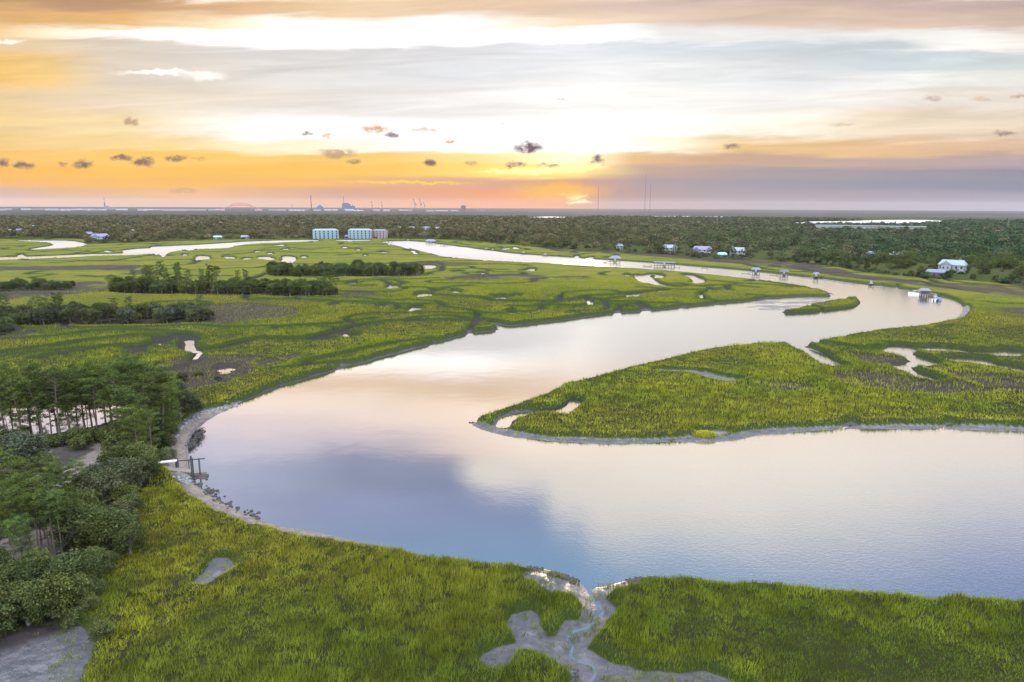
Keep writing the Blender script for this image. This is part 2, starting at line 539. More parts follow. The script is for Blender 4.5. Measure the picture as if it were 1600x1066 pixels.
WATERS = [
    [(-400, 408), (0, 402), (50, 401), (100, 399), (150, 397), (190, 396), (192, 392), (215, 389), (235, 388), (240, 386), (260, 385), (300, 383), (350, 380),
     (400, 377), (460, 375.5), (495, 375.5), (495, 377), (440, 379), (400, 381), (370, 384), (350, 388), (300, 390), (265, 395), (253, 403), (248, 398), (230, 397),
     (200, 399), (150, 400), (100, 403), (50, 405), (0, 407), (-400, 428)],
    [(18, 375.5), (60, 376), (100, 376), (125, 379), (133, 382), (120, 386), (80, 389), (45, 390.5), (70, 386), (85, 381), (60, 378)],
    [(522, 375.3), (560, 375), (580, 375), (575, 376.5), (540, 377)],
    # lakes and river reaches far off
    [(1238, 353), (1262, 346.5), (1330, 345.5), (1380, 344), (1450, 344), (1478, 345.8), (1494, 347.5), (1470, 350), (1430, 353), (1360, 354.5)],
    [(826, 343), (834, 339.3), (860, 338.6), (905, 339.8), (900, 343), (850, 344)],
    [(992, 339.3), (1040, 337.8), (1110, 338.4), (1163, 340), (1160, 342), (1060, 340.6)],
    [(770, 339), (800, 338), (815, 338.5), (812, 341), (780, 341)],
    [(1500, 346), (1545, 344.6), (1600, 345.6), (1600, 348.5), (1540, 348)],
    # pond behind the pines
    [(-120, 640), (0, 634), (60, 632), (130, 630), (192, 631), (196, 645), (185, 655), (150, 667), (110, 676), (60, 683), (0, 692), (-120, 700)],
]
# small ponds: x, y, half width, half height (photo pixels)
PONDS = [(33, 400, 8, 2), (168, 393.5, 8, 1.5), (316, 403.5, 17, 3.2), (289, 399, 5, 1.5), (358, 403, 10, 2.4), (386, 405, 9, 1.6), (418, 404, 17, 3), (451, 406, 16, 5.5),
         (437, 383.5, 10, 1.5), (445, 390, 6, 1.2), (423, 396.5, 6, 1.2), (424, 416, 5, 1.2), (538, 387, 5, 1.3), (560, 391, 4, 1.2), (601, 395, 5, 1.6), (475, 402, 7, 1.5), (570, 399.5, 4, 1),
         (664, 418, 24, 3.4), (714, 425, 9, 1.8), (751, 427, 9, 1.3), (631, 415, 7, 1.4), (550, 443, 8, 2.6), (614, 448, 11, 3.6), (661, 461, 15, 5), (712, 456, 10, 3),
         (782, 465, 18, 3.2), (770, 471, 10, 2.2), (596, 479, 7, 3.4), (521, 477, 7, 1.5), (648, 483, 14, 3), (640, 486, 6, 2.4), (545, 525, 13, 4.2), (832, 422, 7, 2.6), (820, 423, 9, 1.2), (981, 431, 5, 1.8),
         (806, 462.5, 8, 1.6), (799, 489, 6, 3.2), (922, 473, 6, 3.4), (790, 389.5, 7, 1.6), (806, 388.5, 7, 2), (901, 401.5, 5, 1.3), (922, 403, 6, 1.1), (250, 539, 3.5, 2),
         (217, 554, 6, 2), (885, 641, 5, 3.2), (988, 461, 12, 3), (1172, 440, 10, 1), (1320, 441, 3, 1), (1088, 442, 5, 3), (355, 576, 18, 1.6), (352, 581, 8, 2), (1110, 452, 3, 1)]
# creeks: list of photo points, width in metres, wet
CREEKS = [
    ([(-30, 560), (0, 556), (42, 551), (84, 546), (141, 536), (197, 531), (240, 529), (253, 533), (250, 539)], 3.2, 0),
    ([(60, 566), (79, 561), (127, 554), (180, 546), (206, 546), (212, 550), (217, 555)], 3.2, 0),
    ([(212, 551), (222, 547), (248, 540), (262, 532), (281, 526), (294, 530), (296, 536), (293, 543), (300, 550), (315, 551), (335, 549), (358, 545), (400, 535), (440, 534), (475, 534), (497, 531), (520, 525), (540, 518),
      (560, 513), (580, 510), (605, 507), (650, 506), (687, 505), (722, 506), (760, 505), (776, 508)], 4.5, 0),
    ([(293, 534), (294, 543), (298, 550), (312, 551), (335, 549), (352, 547)], 2.4, 1),
    ([(425, 519), (445, 515), (480, 513), (520, 511), (555, 506), (582, 502)], 2.4, 0),
    ([(475, 536), (500, 537), (520, 533)], 2.5, 0),
    ([(640, 504), (662, 500), (695, 498), (725, 502), (750, 503)], 2.6, 0),
    ([(405, 470), (440, 471), (487, 472), (515, 474), (575, 478), (612, 479), (665, 479)], 2.8, 0),
    ([(672, 464), (712, 466), (750, 468), (770, 472), (800, 474), (875, 474), (907, 470), (920, 466), (962, 464), (987, 460), (1035, 456)], 4.2, 0),
    ([(975, 463), (990, 460.5), (1010, 459), (1036, 457), (1040, 454)], 4.5, 1),
    ([(540, 445), (553, 441), (595, 439), (617, 441), (632, 445), (618, 449)], 2.8, 0),
    ([(615, 452), (640, 452), (672, 453), (682, 457), (665, 461)], 3.4, 0),
    ([(690, 456), (700, 452), (732, 449)], 3.0, 0),
    ([(400, 393), (440, 395), (500, 397), (560, 398), (600, 399.5), (640, 400), (680, 400)], 4.2, 0),
    ([(640, 412), (687, 410.5), (730, 409.5), (775, 408.5)], 4.2, 0), ([(640, 416), (690, 416), (725, 416), (775, 415), (820, 416)], 4.2, 0), ([(660, 422), (700, 423), (740, 422), (790, 424)], 3.5, 0),
    ([(410, 390), (440, 388), (480, 391), (520, 388), (570, 390)], 3.5, 0), ([(380, 386), (420, 384), (450, 386)], 3, 0),
    ([(930, 470), (950, 475), (995, 475), (1002, 480), (1010, 485)], 3.4, 0),
    ([(900, 481), (930, 479), (960, 480), (985, 484)], 2.4, 0), ([(800, 482), (830, 484), (870, 481), (905, 483)], 2.4, 0),
    ([(1003, 431), (1008, 437), (1020, 444), (1035, 446.5), (1058, 450)], 9.0, 1), ([(1012, 431), (1022, 429), (1031, 431), (1030, 436)], 5, 1),
    ([(1073, 430), (1082, 434), (1091, 438), (1088, 444)], 6.0, 1),
    ([(1060, 446), (1090, 450), (1140, 448), (1180, 452)], 3.0, 0), ([(1110, 441), (1150, 445), (1190, 447), (1240, 452)], 3.0, 0), ([(1000, 452), (1050, 455), (1100, 456), (1130, 453)], 2.6, 0),
    ([(1180, 440), (1220, 446), (1260, 452), (1295, 456)], 2.6, 0),
    ([(786, 665), (795, 654), (824, 647), (864, 645), (884, 641), (895, 634), (899, 628)], 2.2, 1),
    ([(1243, 540), (1255, 547), (1275, 554), (1287, 563), (1304, 573)], 4.0, 1),
    ([(1262, 538), (1298, 541), (1324, 546), (1345, 549)], 2.6, 0),
    ([(1381, 549), (1404, 554), (1430, 560), (1445, 567), (1436, 571)], 6.0, 1),
    ([(1404, 553), (1410, 543), (1425, 545), (1445, 548), (1479, 546), (1514, 553), (1542, 553)], 6.0, 1), ([(1565, 557), (1588, 552), (1650, 560)], 6.0, 1),
    ([(1497, 566), (1520, 563), (1542, 572), (1565, 574), (1600, 582), (1680, 600)], 6.5, 1),
    ([(1410, 573), (1416, 580), (1439, 588), (1456, 595)], 4.0, 1), ([(1568, 613), (1600, 614), (1660, 617)], 1.4, 1),
    ([(918, 922), (923, 930), (933, 945), (943, 955), (938, 962), (928, 968), (926, 976), (912, 983), (895, 988), (888, 996)], 0.45, 1),
    ([(888, 1000), (896, 1012), (892, 1025), (905, 1035), (925, 1040), (930, 1055), (920, 1070)], 0.3, 1),
    ([(1420, 671), (1470, 670), (1482, 668), (1488, 664)], 1.2, 1), ([(1310, 671), (1322, 668), (1330, 664)], 0.8, 1),
    ([(0, 462), (60, 461), (120, 463)], 2.0, 0), ([(125, 433), (150, 435), (172, 434)], 2.6, 0), ([(0, 535), (60, 533), (110, 528), (150, 522), (230, 521), (280, 525)], 2.2, 0),
    ([(1540, 475), (1565, 478), (1650, 479)], 1.4, 0), ([(1470, 516), (1490, 513), (1510, 515)], 1.0, 0),
]
# bare wet mud (photo polygons)
MUDS = [
    FLATS[0],
    [(818, 899), (850, 899), (878, 910), (901, 912), (913, 922), (925, 924), (944, 915), (967, 915), (999, 917), (959, 926), (944, 939), (950, 953), (959, 962),
     (944, 974), (939, 988), (918, 1002), (913, 1017), (930, 1028), (959, 1045), (993, 1055), (1045, 1061), (1102, 1062), (1135, 1069), (1170, 1085), (1190, 1200), (860, 1200), (895, 1066),
     (887, 1051), (861, 1034), (835, 1024), (809, 1022), (786, 1037), (775, 1051), (757, 1043), (752, 1037), (772, 1022), (806, 1014), (800, 994), (800, 976),
     (815, 965), (835, 968), (841, 988), (855, 1008), (872, 997), (884, 976), (904, 974), (910, 959), (907, 939), (887, 933), (861, 922), (823, 905)],
    [(-100, 995), (0, 990), (60, 973), (110, 982), (137, 1000), (133, 1040), (118, 1066), (95, 1110), (-160, 1120)],
    [(310, 916), (325, 900), (340, 880), (358, 880), (364, 892), (345, 905), (320, 919)],
    [(1030, 581), (1068, 582), (1103, 584), (1128, 591), (1158, 597), (1140, 601), (1110, 596), (1075, 587), (1035, 585)],
    [(1248, 543), (1270, 547), (1290, 560), (1310, 572), (1288, 572), (1272, 556)],
    [(1404, 551), (1412, 544), (1450, 547), (1478, 547), (1470, 551), (1430, 551)], [(1500, 565), (1525, 563), (1550, 571), (1600, 580), (1600, 586), (1560, 579), (1520, 572)],
    [(736, 661), (752, 663), (790, 674), (850, 684), (900, 687), (960, 689), (1020, 688), (1075, 685), (1130, 684), (1180, 676), (1260, 671), (1320, 668), (1400, 667), (1480, 667), (1600, 671), (1600, 675),
     (1540, 674), (1480, 671), (1320, 672), (1200, 680), (1150, 688), (1100, 692), (1020, 692), (900, 692), (790, 681), (752, 671)],
    [(1478, 503), (1495, 492), (1503, 482), (1510, 478), (1513, 486), (1504, 496), (1490, 503)],
]
SANDS = [
    [(262, 706), (268, 685), (283, 665), (310, 648), (345, 638), (375, 628), (362, 637), (326, 656), (307, 671), (297, 686), (294, 700), (296, 720), (299, 745), (318, 767), (350, 786), (385, 803),
     (425, 818), (480, 830), (540, 843), (600, 856), (582, 857), (520, 848), (470, 838), (420, 829), (370, 813), (330, 796), (302, 778), (282, 757), (266, 738), (258, 722)],
    [(-120, 735), (0, 712), (60, 702), (110, 698), (150, 693), (195, 697), (200, 712), (185, 735), (150, 758), (110, 772), (60, 790), (0, 815), (-120, 850)],
    [(-100, 890), (0, 850), (60, 830), (100, 815), (120, 830), (90, 870), (40, 900), (-100, 940)],
    [(1085, 678), (1120, 677), (1140, 680), (1110, 683)],
]
DARKS = [
    [(-100, 1000), (0, 988), (60, 972), (112, 982), (100, 1000), (60, 1012), (20, 1030), (-100, 1050)],
    [(1290, 590), (1380, 585), (1450, 600), (1560, 596), (1600, 610), (1500, 622), (1400, 616), (1320, 608)], [(1330, 555), (1400, 562), (1420, 575), (1360, 572)], [(1480, 585), (1560, 590), (1640, 605), (1640, 625), (1540, 612)],
    [(1150, 605), (1230, 600), (1280, 612), (1200, 618)],
    [(-80, 418), (0, 418), (100, 417), (215, 416), (224, 420), (200, 425), (110, 424), (0, 425), (-80, 427)],
    [(-80, 458), (0, 455), (120, 443), (165, 442), (168, 458), (100, 465), (80, 470), (0, 474), (-80, 478)],
    [(-80, 500), (100, 500), (330, 478), (400, 476), (450, 482), (473, 490), (440, 500), (400, 505), (340, 509), (200, 512), (0, 513), (-80, 516)],
    [(693, 436), (730, 432), (800, 430), (860, 433), (850, 440), (780, 442), (710, 440)], [(866, 436), (890, 433), (935, 437), (915, 439), (880, 439)],
    [(230, 575), (300, 561), (360, 559), (430, 564), (442, 571), (405, 578), (390, 590), (350, 602), (290, 612), (240, 605)],
    [(1548, 486), (1580, 483), (1680, 488), (1680, 502), (1600, 497)], [(530, 462), (560, 457), (590, 462), (580, 466), (540, 466)],
    [(840, 384), (960, 393), (1050, 400), (1100, 404), (1180, 408), (1250, 412), (1300, 420), (1350, 432), (1430, 440), (1500, 445), (1600, 451), (1800, 465), (1800, 482), (1600, 468), (1520, 459), (1450, 450),
     (1380, 443), (1300, 433), (1250, 425), (1180, 417), (1120, 412), (1060, 406), (960, 398), (850, 391)],
    [(-40, 530), (30, 524), (60, 522), (50, 530), (0, 541), (-40, 545)],
    [(558, 1048), (572, 1029), (588, 1021), (628, 1003), (668, 984), (690, 968), (684, 989), (641, 1016), (604, 1040), (572, 1062)], [(714, 1018), (738, 994), (750, 990), (738, 1010), (724, 1024)],
    [(400, 570), (440, 560), (470, 556), (440, 575), (410, 583)], [(270, 905), (300, 915), (250, 945), (235, 940)],
    [(580, 414), (650, 411), (750, 413), (720, 415), (640, 415)], [(200, 425), (240, 424), (260, 430), (215, 431)],
    [(640, 500), (670, 504), (650, 508), (620, 506)],
]
FOREST = [(2400, 520), (1900, 480), (1700, 460), (1600, 450), (1540, 443), (1480, 440), (1430, 436), (1370, 431), (1320, 422), (1280, 416), (1240, 412), (1180, 408), (1100, 405), (1050, 400), (960, 395),
          (860, 389), (760, 380), (700, 376), (620, 374.5), (500, 374.5), (400, 375), (300, 377), (200, 381), (140, 382), (130, 375), (80, 374.5), (0, 375), (-500, 385), (-500, 337.5), (300, 337.5),
          (700, 338), (820, 338), (1000, 338), (1200, 339), (1600, 341), (2400, 345)]
WOODLAND_FLOOR = [[(-120, 700), (0, 692), (60, 684), (110, 677), (150, 668), (190, 656), (200, 640), (205, 622), (250, 610), (300, 620), (300, 645), (272, 668), (255, 700), (240, 745), (215, 790), (212, 850), (190, 880), (150, 905), (140, 950), (110, 975), (0, 992), (-160, 1000)],
                  [(-120, 605), (0, 598), (100, 590), (200, 585), (240, 600), (200, 630), (100, 630), (0, 633), (-120, 640)],
                  [(165, 458), (250, 452), (350, 456), (450, 455), (528, 460), (522, 465), (400, 465), (250, 462)], [(418, 432), (480, 428), (560, 428), (655, 428), (655, 433), (560, 434), (450, 434)],
                  [(-60, 452), (0, 450), (70, 448), (120, 451), (90, 456), (0, 457), (-60, 460)], [(-80, 500), (0, 497), (150, 494), (330, 496), (330, 506), (150, 509), (0, 509), (-80, 514)],
                  [(-60, 516), (0, 512), (28, 516), (14, 528), (-60, 534)]]


def ell(x, y, a, b, k=14, seed=0):
    rr = np.random.default_rng(seed)
    ph = rr.uniform(0, 6.28)
    pts = []
    for i in range(k):
        t = 2 * math.pi * i / k
        m = 1 + 0.22 * math.sin(2 * t + ph) + rr.uniform(-0.22, 0.22)
        pts.append((x + a * m * math.cos(t), y + b * m * math.sin(t)))
    return pts


def pond_px(x, y, a, b):
    hid = 1.0 * FPX / math.hypot(*gp(x, y + b))           # what the near bank's grass hides
    return x, y + hid * 0.4, a * 0.85, b * 0.75 + hid * 0.4


W = np.zeros((NR, NTH), bool)
DW = np.full((NR, NTH), 1e3)
wp = [(resample(RIVER, seed=1, jit=0.45), 1)] + [(resample(p, seed=3 + i, jit=0.5), 1) for i, p in enumerate(WATERS)] + [(resample(ell(*pond_px(*p), seed=40 + i), seed=60 + i, jit=0.15), 1) for i, p in enumerate(PONDS)]
def shifted(pts):
    return [(x, y + (0.95 * FPX / math.hypot(*gp(x, y)) if 372 < y < 690 else 0)) for x, y in pts]


for A, _ in wp:
    paint_inside(A, W)
# the near banks stand a blade's height in front of the water: the beds reach under them
for i, p in enumerate([RIVER] + WATERS[:3]):
    paint_inside(resample(shifted(p), seed=(1 if i == 0 else 2 + i), jit=0.45 if i == 0 else 0.5), W)
ISL = np.zeros_like(W)
for p in ISLETS:
    A = resample(p, seed=33, jit=0.25)
    paint_inside(A, ISL)
    dist_field(A, True, DW, 14)
M = np.zeros_like(W)
DM = np.full((NR, NTH), 1e3)
for i, p in enumerate(MUDS):
    A = resample(p, seed=70 + i, jit=0.3 if i != 1 else 0.6)
    paint_inside(A, M)
    dist_field(A, True, DM, 6)
    if i == 0:
        FL = np.zeros_like(W)
        paint_inside(A, FL)
        dist_field(A, True, DW, 14)
S = np.zeros_like(W)
for i, p in enumerate(SANDS):
    A = resample(p, seed=90 + i, jit=0.35)
    paint_inside(A, S)
    dist_field(A, True, DM, 6)
DK_ = np.zeros_like(W)
DD = np.full((NR, NTH), 1e3)
for i, p in enumerate(DARKS):
    A = resample(p, seed=120 + i, jit=1.2)
    paint_inside(A, DK_)
    dist_field(A, True, DD, 10)
F = np.zeros_like(W)
DF = np.full((NR, NTH), 1e3)
A = resample(FOREST, seed=150, jit=1.2)
paint_inside(A, F)
dist_field(A, True, DF, 25)
FL2 = np.zeros_like(W)
for i, p in enumerate(WOODLAND_FLOOR):
    A = resample(p, seed=170 + i, jit=1.0)
    paint_inside(A, FL2)
DWR = np.full((NR, NTH), 1e3)
dist_field(wp[0][0], True, DWR, 14)
for A, _ in wp[1:]:
    dist_field(A, True, DW, 14)
DW = np.minimum(DW, DWR)
W &= ~ISL
W &= ~FL
# creeks
DRY = np.full((NR, NTH), 1e3)
for i, (pts, wd, wet) in enumerate(CREEKS):
    A = resample(pts, closed=False, seed=200 + i, jit=0.4 if wd > 1 else 0.1, minstep=0.6)
    D = np.full((NR, NTH), 1e3)
    dist_field(A, False, D, wd * 1.0 + 7)
    wd = wd * (1.45 if not wet else (1.35 if wd > 1.5 else 0.8))
    wob = wd * 0.5 * (0.75 + 0.5 * fbm(GX / 9, GY / 9, 2, 300 + i))
    s = D - wob
    if wet:
        W |= s < 0
        DW = np.minimum(DW, np.abs(s))
    else:
        DRY = np.minimum(DRY, s)
    del D

# the fine net of winding tidal creeks: level lines of a smooth noise
def winding(scale, seed, level=0.5):
    f = fbm(GX / scale, GY / scale, 2, seed, 0.35)
    e = 1.5
    gx_ = (fbm((GX + e) / scale, GY / scale, 2, seed, 0.35) - f) / e
    gy_ = (fbm(GX / scale, (GY + e) / scale, 2, seed, 0.35) - f) / e
    return np.abs(f - level) / (np.hypot(gx_, gy_) + 1e-4)


onmarsh = (RR > 215) & (RR < 1250) & ((GX < 0.16 * GY) | (RR > 330))
for sc_, sd_, wd_, lv in ((42, 610, 2.4, .5), (80, 640, 3.0, .46)):
    D = winding(sc_, sd_, lv)
    wid = wd_ * (0.6 + 0.8 * fbm(GX / 40, GY / 40, 2, sd_ + 9)) * np.clip(RR / 420, 0.8, 1.8)
    keep_ = onmarsh & (fbm(GX / 130, GY / 130, 2, sd_ + 20) > 0.40)
    DRY = np.where(keep_, np.minimum(DRY, D - wid / 2), DRY)
    wetc = keep_ & (D < wid * 0.42) & (fbm(GX / 26, GY / 26, 2, sd_ + 30) > 0.66)
    W |= wetc & ~F & ~DK_
lod = np.clip(RR / 300.0, 1.0, 6.0)
n_a = fbm(GX / 3.0, GY / 3.0, 3, 400)
n_b = fbm(GX / 14.0, GY / 14.0, 3, 410)
strip = (0.25 + 0.6 * n_b + 0.5 * n_b * (DWR < 8)) * np.where(RR > 1500, 0.0, 1.0)
bed = np.where(W, -np.minimum(1.2, 0.05 + 0.16 * DW), np.minimum(0.42, 0.04 + 0.13 * DW))
bed = np.where(ISL, np.minimum(0.42, 0.05 + 0.2 * DW), bed)
bed = np.where(FL, 0.22 * (fbm(GX / 7, GY / 3, 3, 439) - 0.50) - 0.03 * sstep(2, 0, DM), bed)
dryin = DRY < 0
bed = np.where(dryin & ~W, np.minimum(bed, 0.12), bed)
# how far a point stands inside the grass
gin = np.where(W | M | S | dryin, -1.0, np.minimum(np.minimum(DW - strip, DM), DRY))
gin = np.where(gin > -0.9, gin - 0.9 * np.clip(n_a - 0.45, 0, 1) * 2.2 * (RR < 300) - 0.0, gin)
GIN0 = gin
gin = np.where((RR > 1500) & ~W, 5.0, gin)
GR = sstep(0.0, 0.5, gin)
GRC = sstep(0.0, 0.35, gin)
EDGE = np.maximum(sstep(2.2, 0.6, gin), sstep(3.4, 1.0, DRY))  # bank and creek edges, where shade is tinted into the grass colour
floor_ = FL2 | F | S
GR = np.where(F | FL2, 0, GR)
SANDF = np.where(S, sstep(0, 0.5, DM), 0) * np.where((GX < -85) & (GY < 150), 0.25 + 0.75 * sstep(0.56, 0.44, fbm(GX / 5, GY / 5, 4, 437)), 1)
PALE = np.maximum(0.22 * sstep(9, 4, DWR) + 0.26 * sstep(9, 4, DWR) * sstep(-70, -20, GX) * (GY < 240), np.where(M, 1.0, sstep(1.5, 0.0, DM)))
FORF_S = S
LOT = S & (GX < -85) & (GY < 150)
MUDF = np.where(W | M | (gin < 0.2), 1.0, 0.0) * (1 - SANDF)
DKF = np.where(DK_, sstep(0, 1.5, DD / lod), 0.0) * (0.35 + 0.65 * sstep(0.30, 0.42, fbm(GX / 16, GY / 30, 4, 433))) * (1 - 0.2 * n_a)
canopy = 0.75 * sstep(0.0, 0.9, gin) * GR * (1 - 0.6 * DKF) * (1 - 0.35 * sstep(240, 110, RR)) * (0.65 + 0.7 * fbm(GX / 1.6, GY / 1.6, 2, 420))
canopy += GR * 0.30 * (n_b - 0.5) + GR * 0.35 * sstep(0.2, 1.2, gin) * sstep(4.0, 1.6, gin)
rough_mud = (M & ~FL) * (0.30 * np.abs(fbm(GX / 2.2, GY / 2.2, 4, 431) - 0.5) * 2 + 0.35 * sstep(0, 7, DW) * sstep(0, 3, DM) - 0.05) * sstep(0, 1.0, DM) * sstep(0, 1.5, DW)
HT = bed + canopy + rough_mud
HT = np.where((F | FL2) & ~W, np.maximum(HT, 0.5) + 0.3 * n_b, HT)
HT = np.where(S & ~W, HT + 0.25 * sstep(0, 3, np.minimum(DW, DM)) + 0.08 * n_a, HT)
FORF = np.where((F | FL2) & ~S, 1.0, 0.0)
# the industrial flats beyond the woods
FARF = sstep(2900, 3300, RR) * np.where(W, 0, 1)


def sample(field, x, y):
    r = np.hypot(x, y)
    t = np.arctan2(x, y)
    i = np.clip(np.searchsorted(RS, r), 1, NR - 1)
    i = np.where(np.abs(RS[i - 1] - r) < np.abs(RS[i] - r), i - 1, i)
    j = np.clip(np.searchsorted(TH, t), 1, NTH - 1)
    j = np.where(np.abs(TH[j - 1] - t) < np.abs(TH[j] - t), j - 1, j)
    return field[i, j]


# ------------------------------------------------------------------ materials
def new_mat(name):
    m = bpy.data.materials.new(name)
    m.use_nodes = True
    T = NT(m.node_tree)
    T.n.clear()
    out = T.n.new('ShaderNodeOutputMaterial')
    return m, T, out


def principled(T, out, col, rough=0.6, spec=0.5, metal=0.0, normal=None, **kw):
    p = T.n.new('ShaderNodeBsdfPrincipled')
    T.put(p.inputs['Base Color'], col if isinstance(col, bpy.types.NodeSocket) else c4(col))
    T.put(p.inputs['Roughness'], rough)
    T.put(p.inputs['Specular IOR Level'], spec)
    T.put(p.inputs['Metallic'], metal)
    if normal is not None:
        T.l.new(normal, p.inputs['Normal'])
    for k, v in kw.items():
        T.put(p.inputs[k.replace('_', ' ')], v)
    if out is not None:
        T.l.new(p.outputs[0], out.inputs[0])
    return p


def bump(T, h, dist, strength=1.0):
    b = T.n.new('ShaderNodeBump')
    b.inputs['Distance'].default_value = dist
    b.inputs['Strength'].default_value = strength
    T.l.new(h, b.inputs['Height'])
    return b.outputs[0]


def geo_pos(T):
    return T.n.new('ShaderNodeNewGeometry').outputs['Position']


GRASS_A, GRASS_B, GRASS_C = (0.205, 0.226, 0.018), (0.138, 0.178, 0.016), (0.222, 0.208, 0.022)


def ground_material():
    m, T, out = new_mat('marsh ground')
    P = geo_pos(T)
    nb = T.noise(P, 0.011, 3.0, 0.55)
    nm = T.noise(P, 0.09, 4.0, 0.6)
    nf = T.noise(P, 0.9, 4.0, 0.7)
    g = T.mix(T.ramp01(nm, 0.38, 0.66), GRASS_B, GRASS_A)
    g = T.mix(T.math('MULTIPLY', T.ramp01(nb, 0.48, 0.68), 0.7), g, GRASS_C)
    g = T.mix(T.math('MULTIPLY', T.ramp01(nf, 0.55, 0.75), 0.40), g, (0.04, 0.06, 0.012))
    nq = T.noise(P, 0.45, 6.0, 0.7)
    mud = T.mix(T.ramp01(nq, 0.38, 0.62), (0.016, 0.021, 0.036), (0.100, 0.098, 0.118))
    sand = T.mix(T.ramp01(nf, 0.4, 0.7), (0.27, 0.235, 0.21), (0.14, 0.125, 0.115))
    dark = T.mix(T.ramp01(nf, 0.35, 0.7), (0.058, 0.043, 0.045), (0.030, 0.028, 0.022))
    forest = T.mix(T.ramp01(nf, 0.35, 0.7), (0.018, 0.026, 0.012), (0.05, 0.045, 0.03))
    far = T.mix(T.ramp01(T.noise(P, 0.0011, 5.0, 0.7), 0.5, 0.62), (0.028, 0.036, 0.03), (0.075, 0.06, 0.07))
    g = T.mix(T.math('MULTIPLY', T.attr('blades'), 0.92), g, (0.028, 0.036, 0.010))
    mud = T.mix(T.attr('pale'), T.mix(nm, (0.014, 0.017, 0.012), (0.035, 0.032, 0.028)), mud)
    nw = T.noise(T.vmath('MULTIPLY', P, (0.6, 1.6, 1.0)), 0.03, 4.0, 0.6)
    g = T.mix(T.math('MULTIPLY', T.ramp01(nw, 0.42, 0.60), 0.6), g, T.vmath('MULTIPLY', g, (0.52, 0.66, 0.8)))
    g = T.vmath('MULTIPLY', g, (0.78, 0.71, 0.88))
    g = T.mix(T.math('MULTIPLY', T.attr('edge'), 0.75), g, (0.036, 0.062, 0.012))      # taller bank grass, its deeper green also painting in the banks' shade
    c = T.mix(T.attr('grass'), mud, g)
    c = T.mix(T.attr('dark'), c, dark)
    c = T.mix(T.attr('sand'), c, sand)
    c = T.mix(T.attr('forest'), c, forest)
    c = T.mix(T.attr('far'), c, far)
    veg = T.math('MAXIMUM', T.attr('grass'), T.math('MAXIMUM', T.attr('forest'), T.attr('far')), clamp=True)
    wet = T.math('SUBTRACT', T.math('ADD', 0.05, T.math('MULTIPLY', T.attr('pale'), 0.95)), T.math('MAXIMUM', T.attr('dark'), T.math('MAXIMUM', veg, T.attr('sand'))), clamp=True)
    rr = T.math('SUBTRACT', 0.95, T.math('MULTIPLY', wet, T.math('ADD', 0.38, T.math('MULTIPLY', T.ramp01(nq, 0.35, 0.65), 0.42))))
    sp = T.math('ADD', 0.12, T.math('MULTIPLY', wet, 0.88))
    hn = T.noise(P, 1.6, 6.0, 0.7)
    hr = T.n.new('ShaderNodeTexNoise')
    T.l.new(P, hr.inputs['Vector'])
    hr.inputs['Scale'].default_value = 0.8
    hr.inputs['Detail'].default_value = 5
    hr.noise_type = 'RIDGED_MULTIFRACTAL'
    hh = T.math('ADD', hn, T.math('MULTIPLY', hr.outputs[0], T.math('MULTIPLY', wet, 0.25)))
    principled(T, out, c, rr, sp, Coat_Weight=T.math('MULTIPLY', wet, 0.6), Coat_Roughness=0.30, Coat_IOR=1.6, normal=bump(T, hh, 0.8, 1.0))
    return m


def water_material():
    m, T, out = new_mat('river water')
    P = geo_pos(T)
    # breeze patches: the right half of the near reach is ruffled, the rest is almost still
    br = T.noise(T.vmath('MULTIPLY', P, (1.0, 1.4, 1.0)), 0.012, 3.0, 0.5)
    sep = T.n.new('ShaderNodeSeparateXYZ')
    T.l.new(P, sep.inputs[0])
    side = T.ramp01(T.math('ADD', sep.outputs[0], T.math('MULTIPLY', T.math('SUBTRACT', br, 0.5), 60.0)), -10.0, 45.0)
    n1 = T.noise(T.vmath('MULTIPLY', P, (1.0, 1.5, 1.0)), 1.3, 3.0, 0.6)
    n2 = T.noise(P, 0.16, 2.0, 0.5)
    n3 = T.noise(T.vmath('MULTIPLY', P, (1.0, 1.7, 1.0)), 3.6, 2.0, 0.6)
    h = T.math('ADD', T.math('MULTIPLY', n1, T.math('ADD', 0.10, T.math('MULTIPLY', side, 0.42))), T.math('MULTIPLY', n2, 0.5))
    h = T.math('ADD', h, T.math('MULTIPLY', n3, T.math('MULTIPLY', side, 0.30)))
    nrm = bump(T, h, 0.05, 0.55)
    # open water further off is ruffled by the wind
    rough = T.math('ADD', 0.06, T.math('ADD', T.math('MULTIPLY', T.ramp01(sep.outputs[1], 330.0, 750.0), 0.26), T.math('MULTIPLY', T.ramp01(sep.outputs[1], 1200.0, 2200.0), 0.12)))
    gl = T.n.new('ShaderNodeBsdfGlossy')
    gl.inputs['Color'].default_value = (1.0, 0.965, 0.93, 1)
    T.l.new(rough, gl.inputs['Roughness'])
    T.l.new(nrm, gl.inputs['Normal'])
    df = T.n.new('ShaderNodeBsdfDiffuse')
    df.inputs['Color'].default_value = (0.05, 0.055, 0.06, 1)
    fr = T.n.new('ShaderNodeFresnel')
    fr.inputs['IOR'].default_value = 3.2
    T.l.new(nrm, fr.inputs['Normal'])
    fac = T.math('ADD', 0.70, T.math('MULTIPLY', fr.outputs[0], 0.30))
    mx = T.n.new('ShaderNodeMixShader')
    T.l.new(fac, mx.inputs[0])
    T.l.new(df.outputs[0], mx.inputs[1])
    T.l.new(gl.outputs[0], mx.inputs[2])
    T.l.new(mx.outputs[0], out.inputs[0])
    return m


MAT_GROUND = ground_material()
MAT_WATER = water_material()

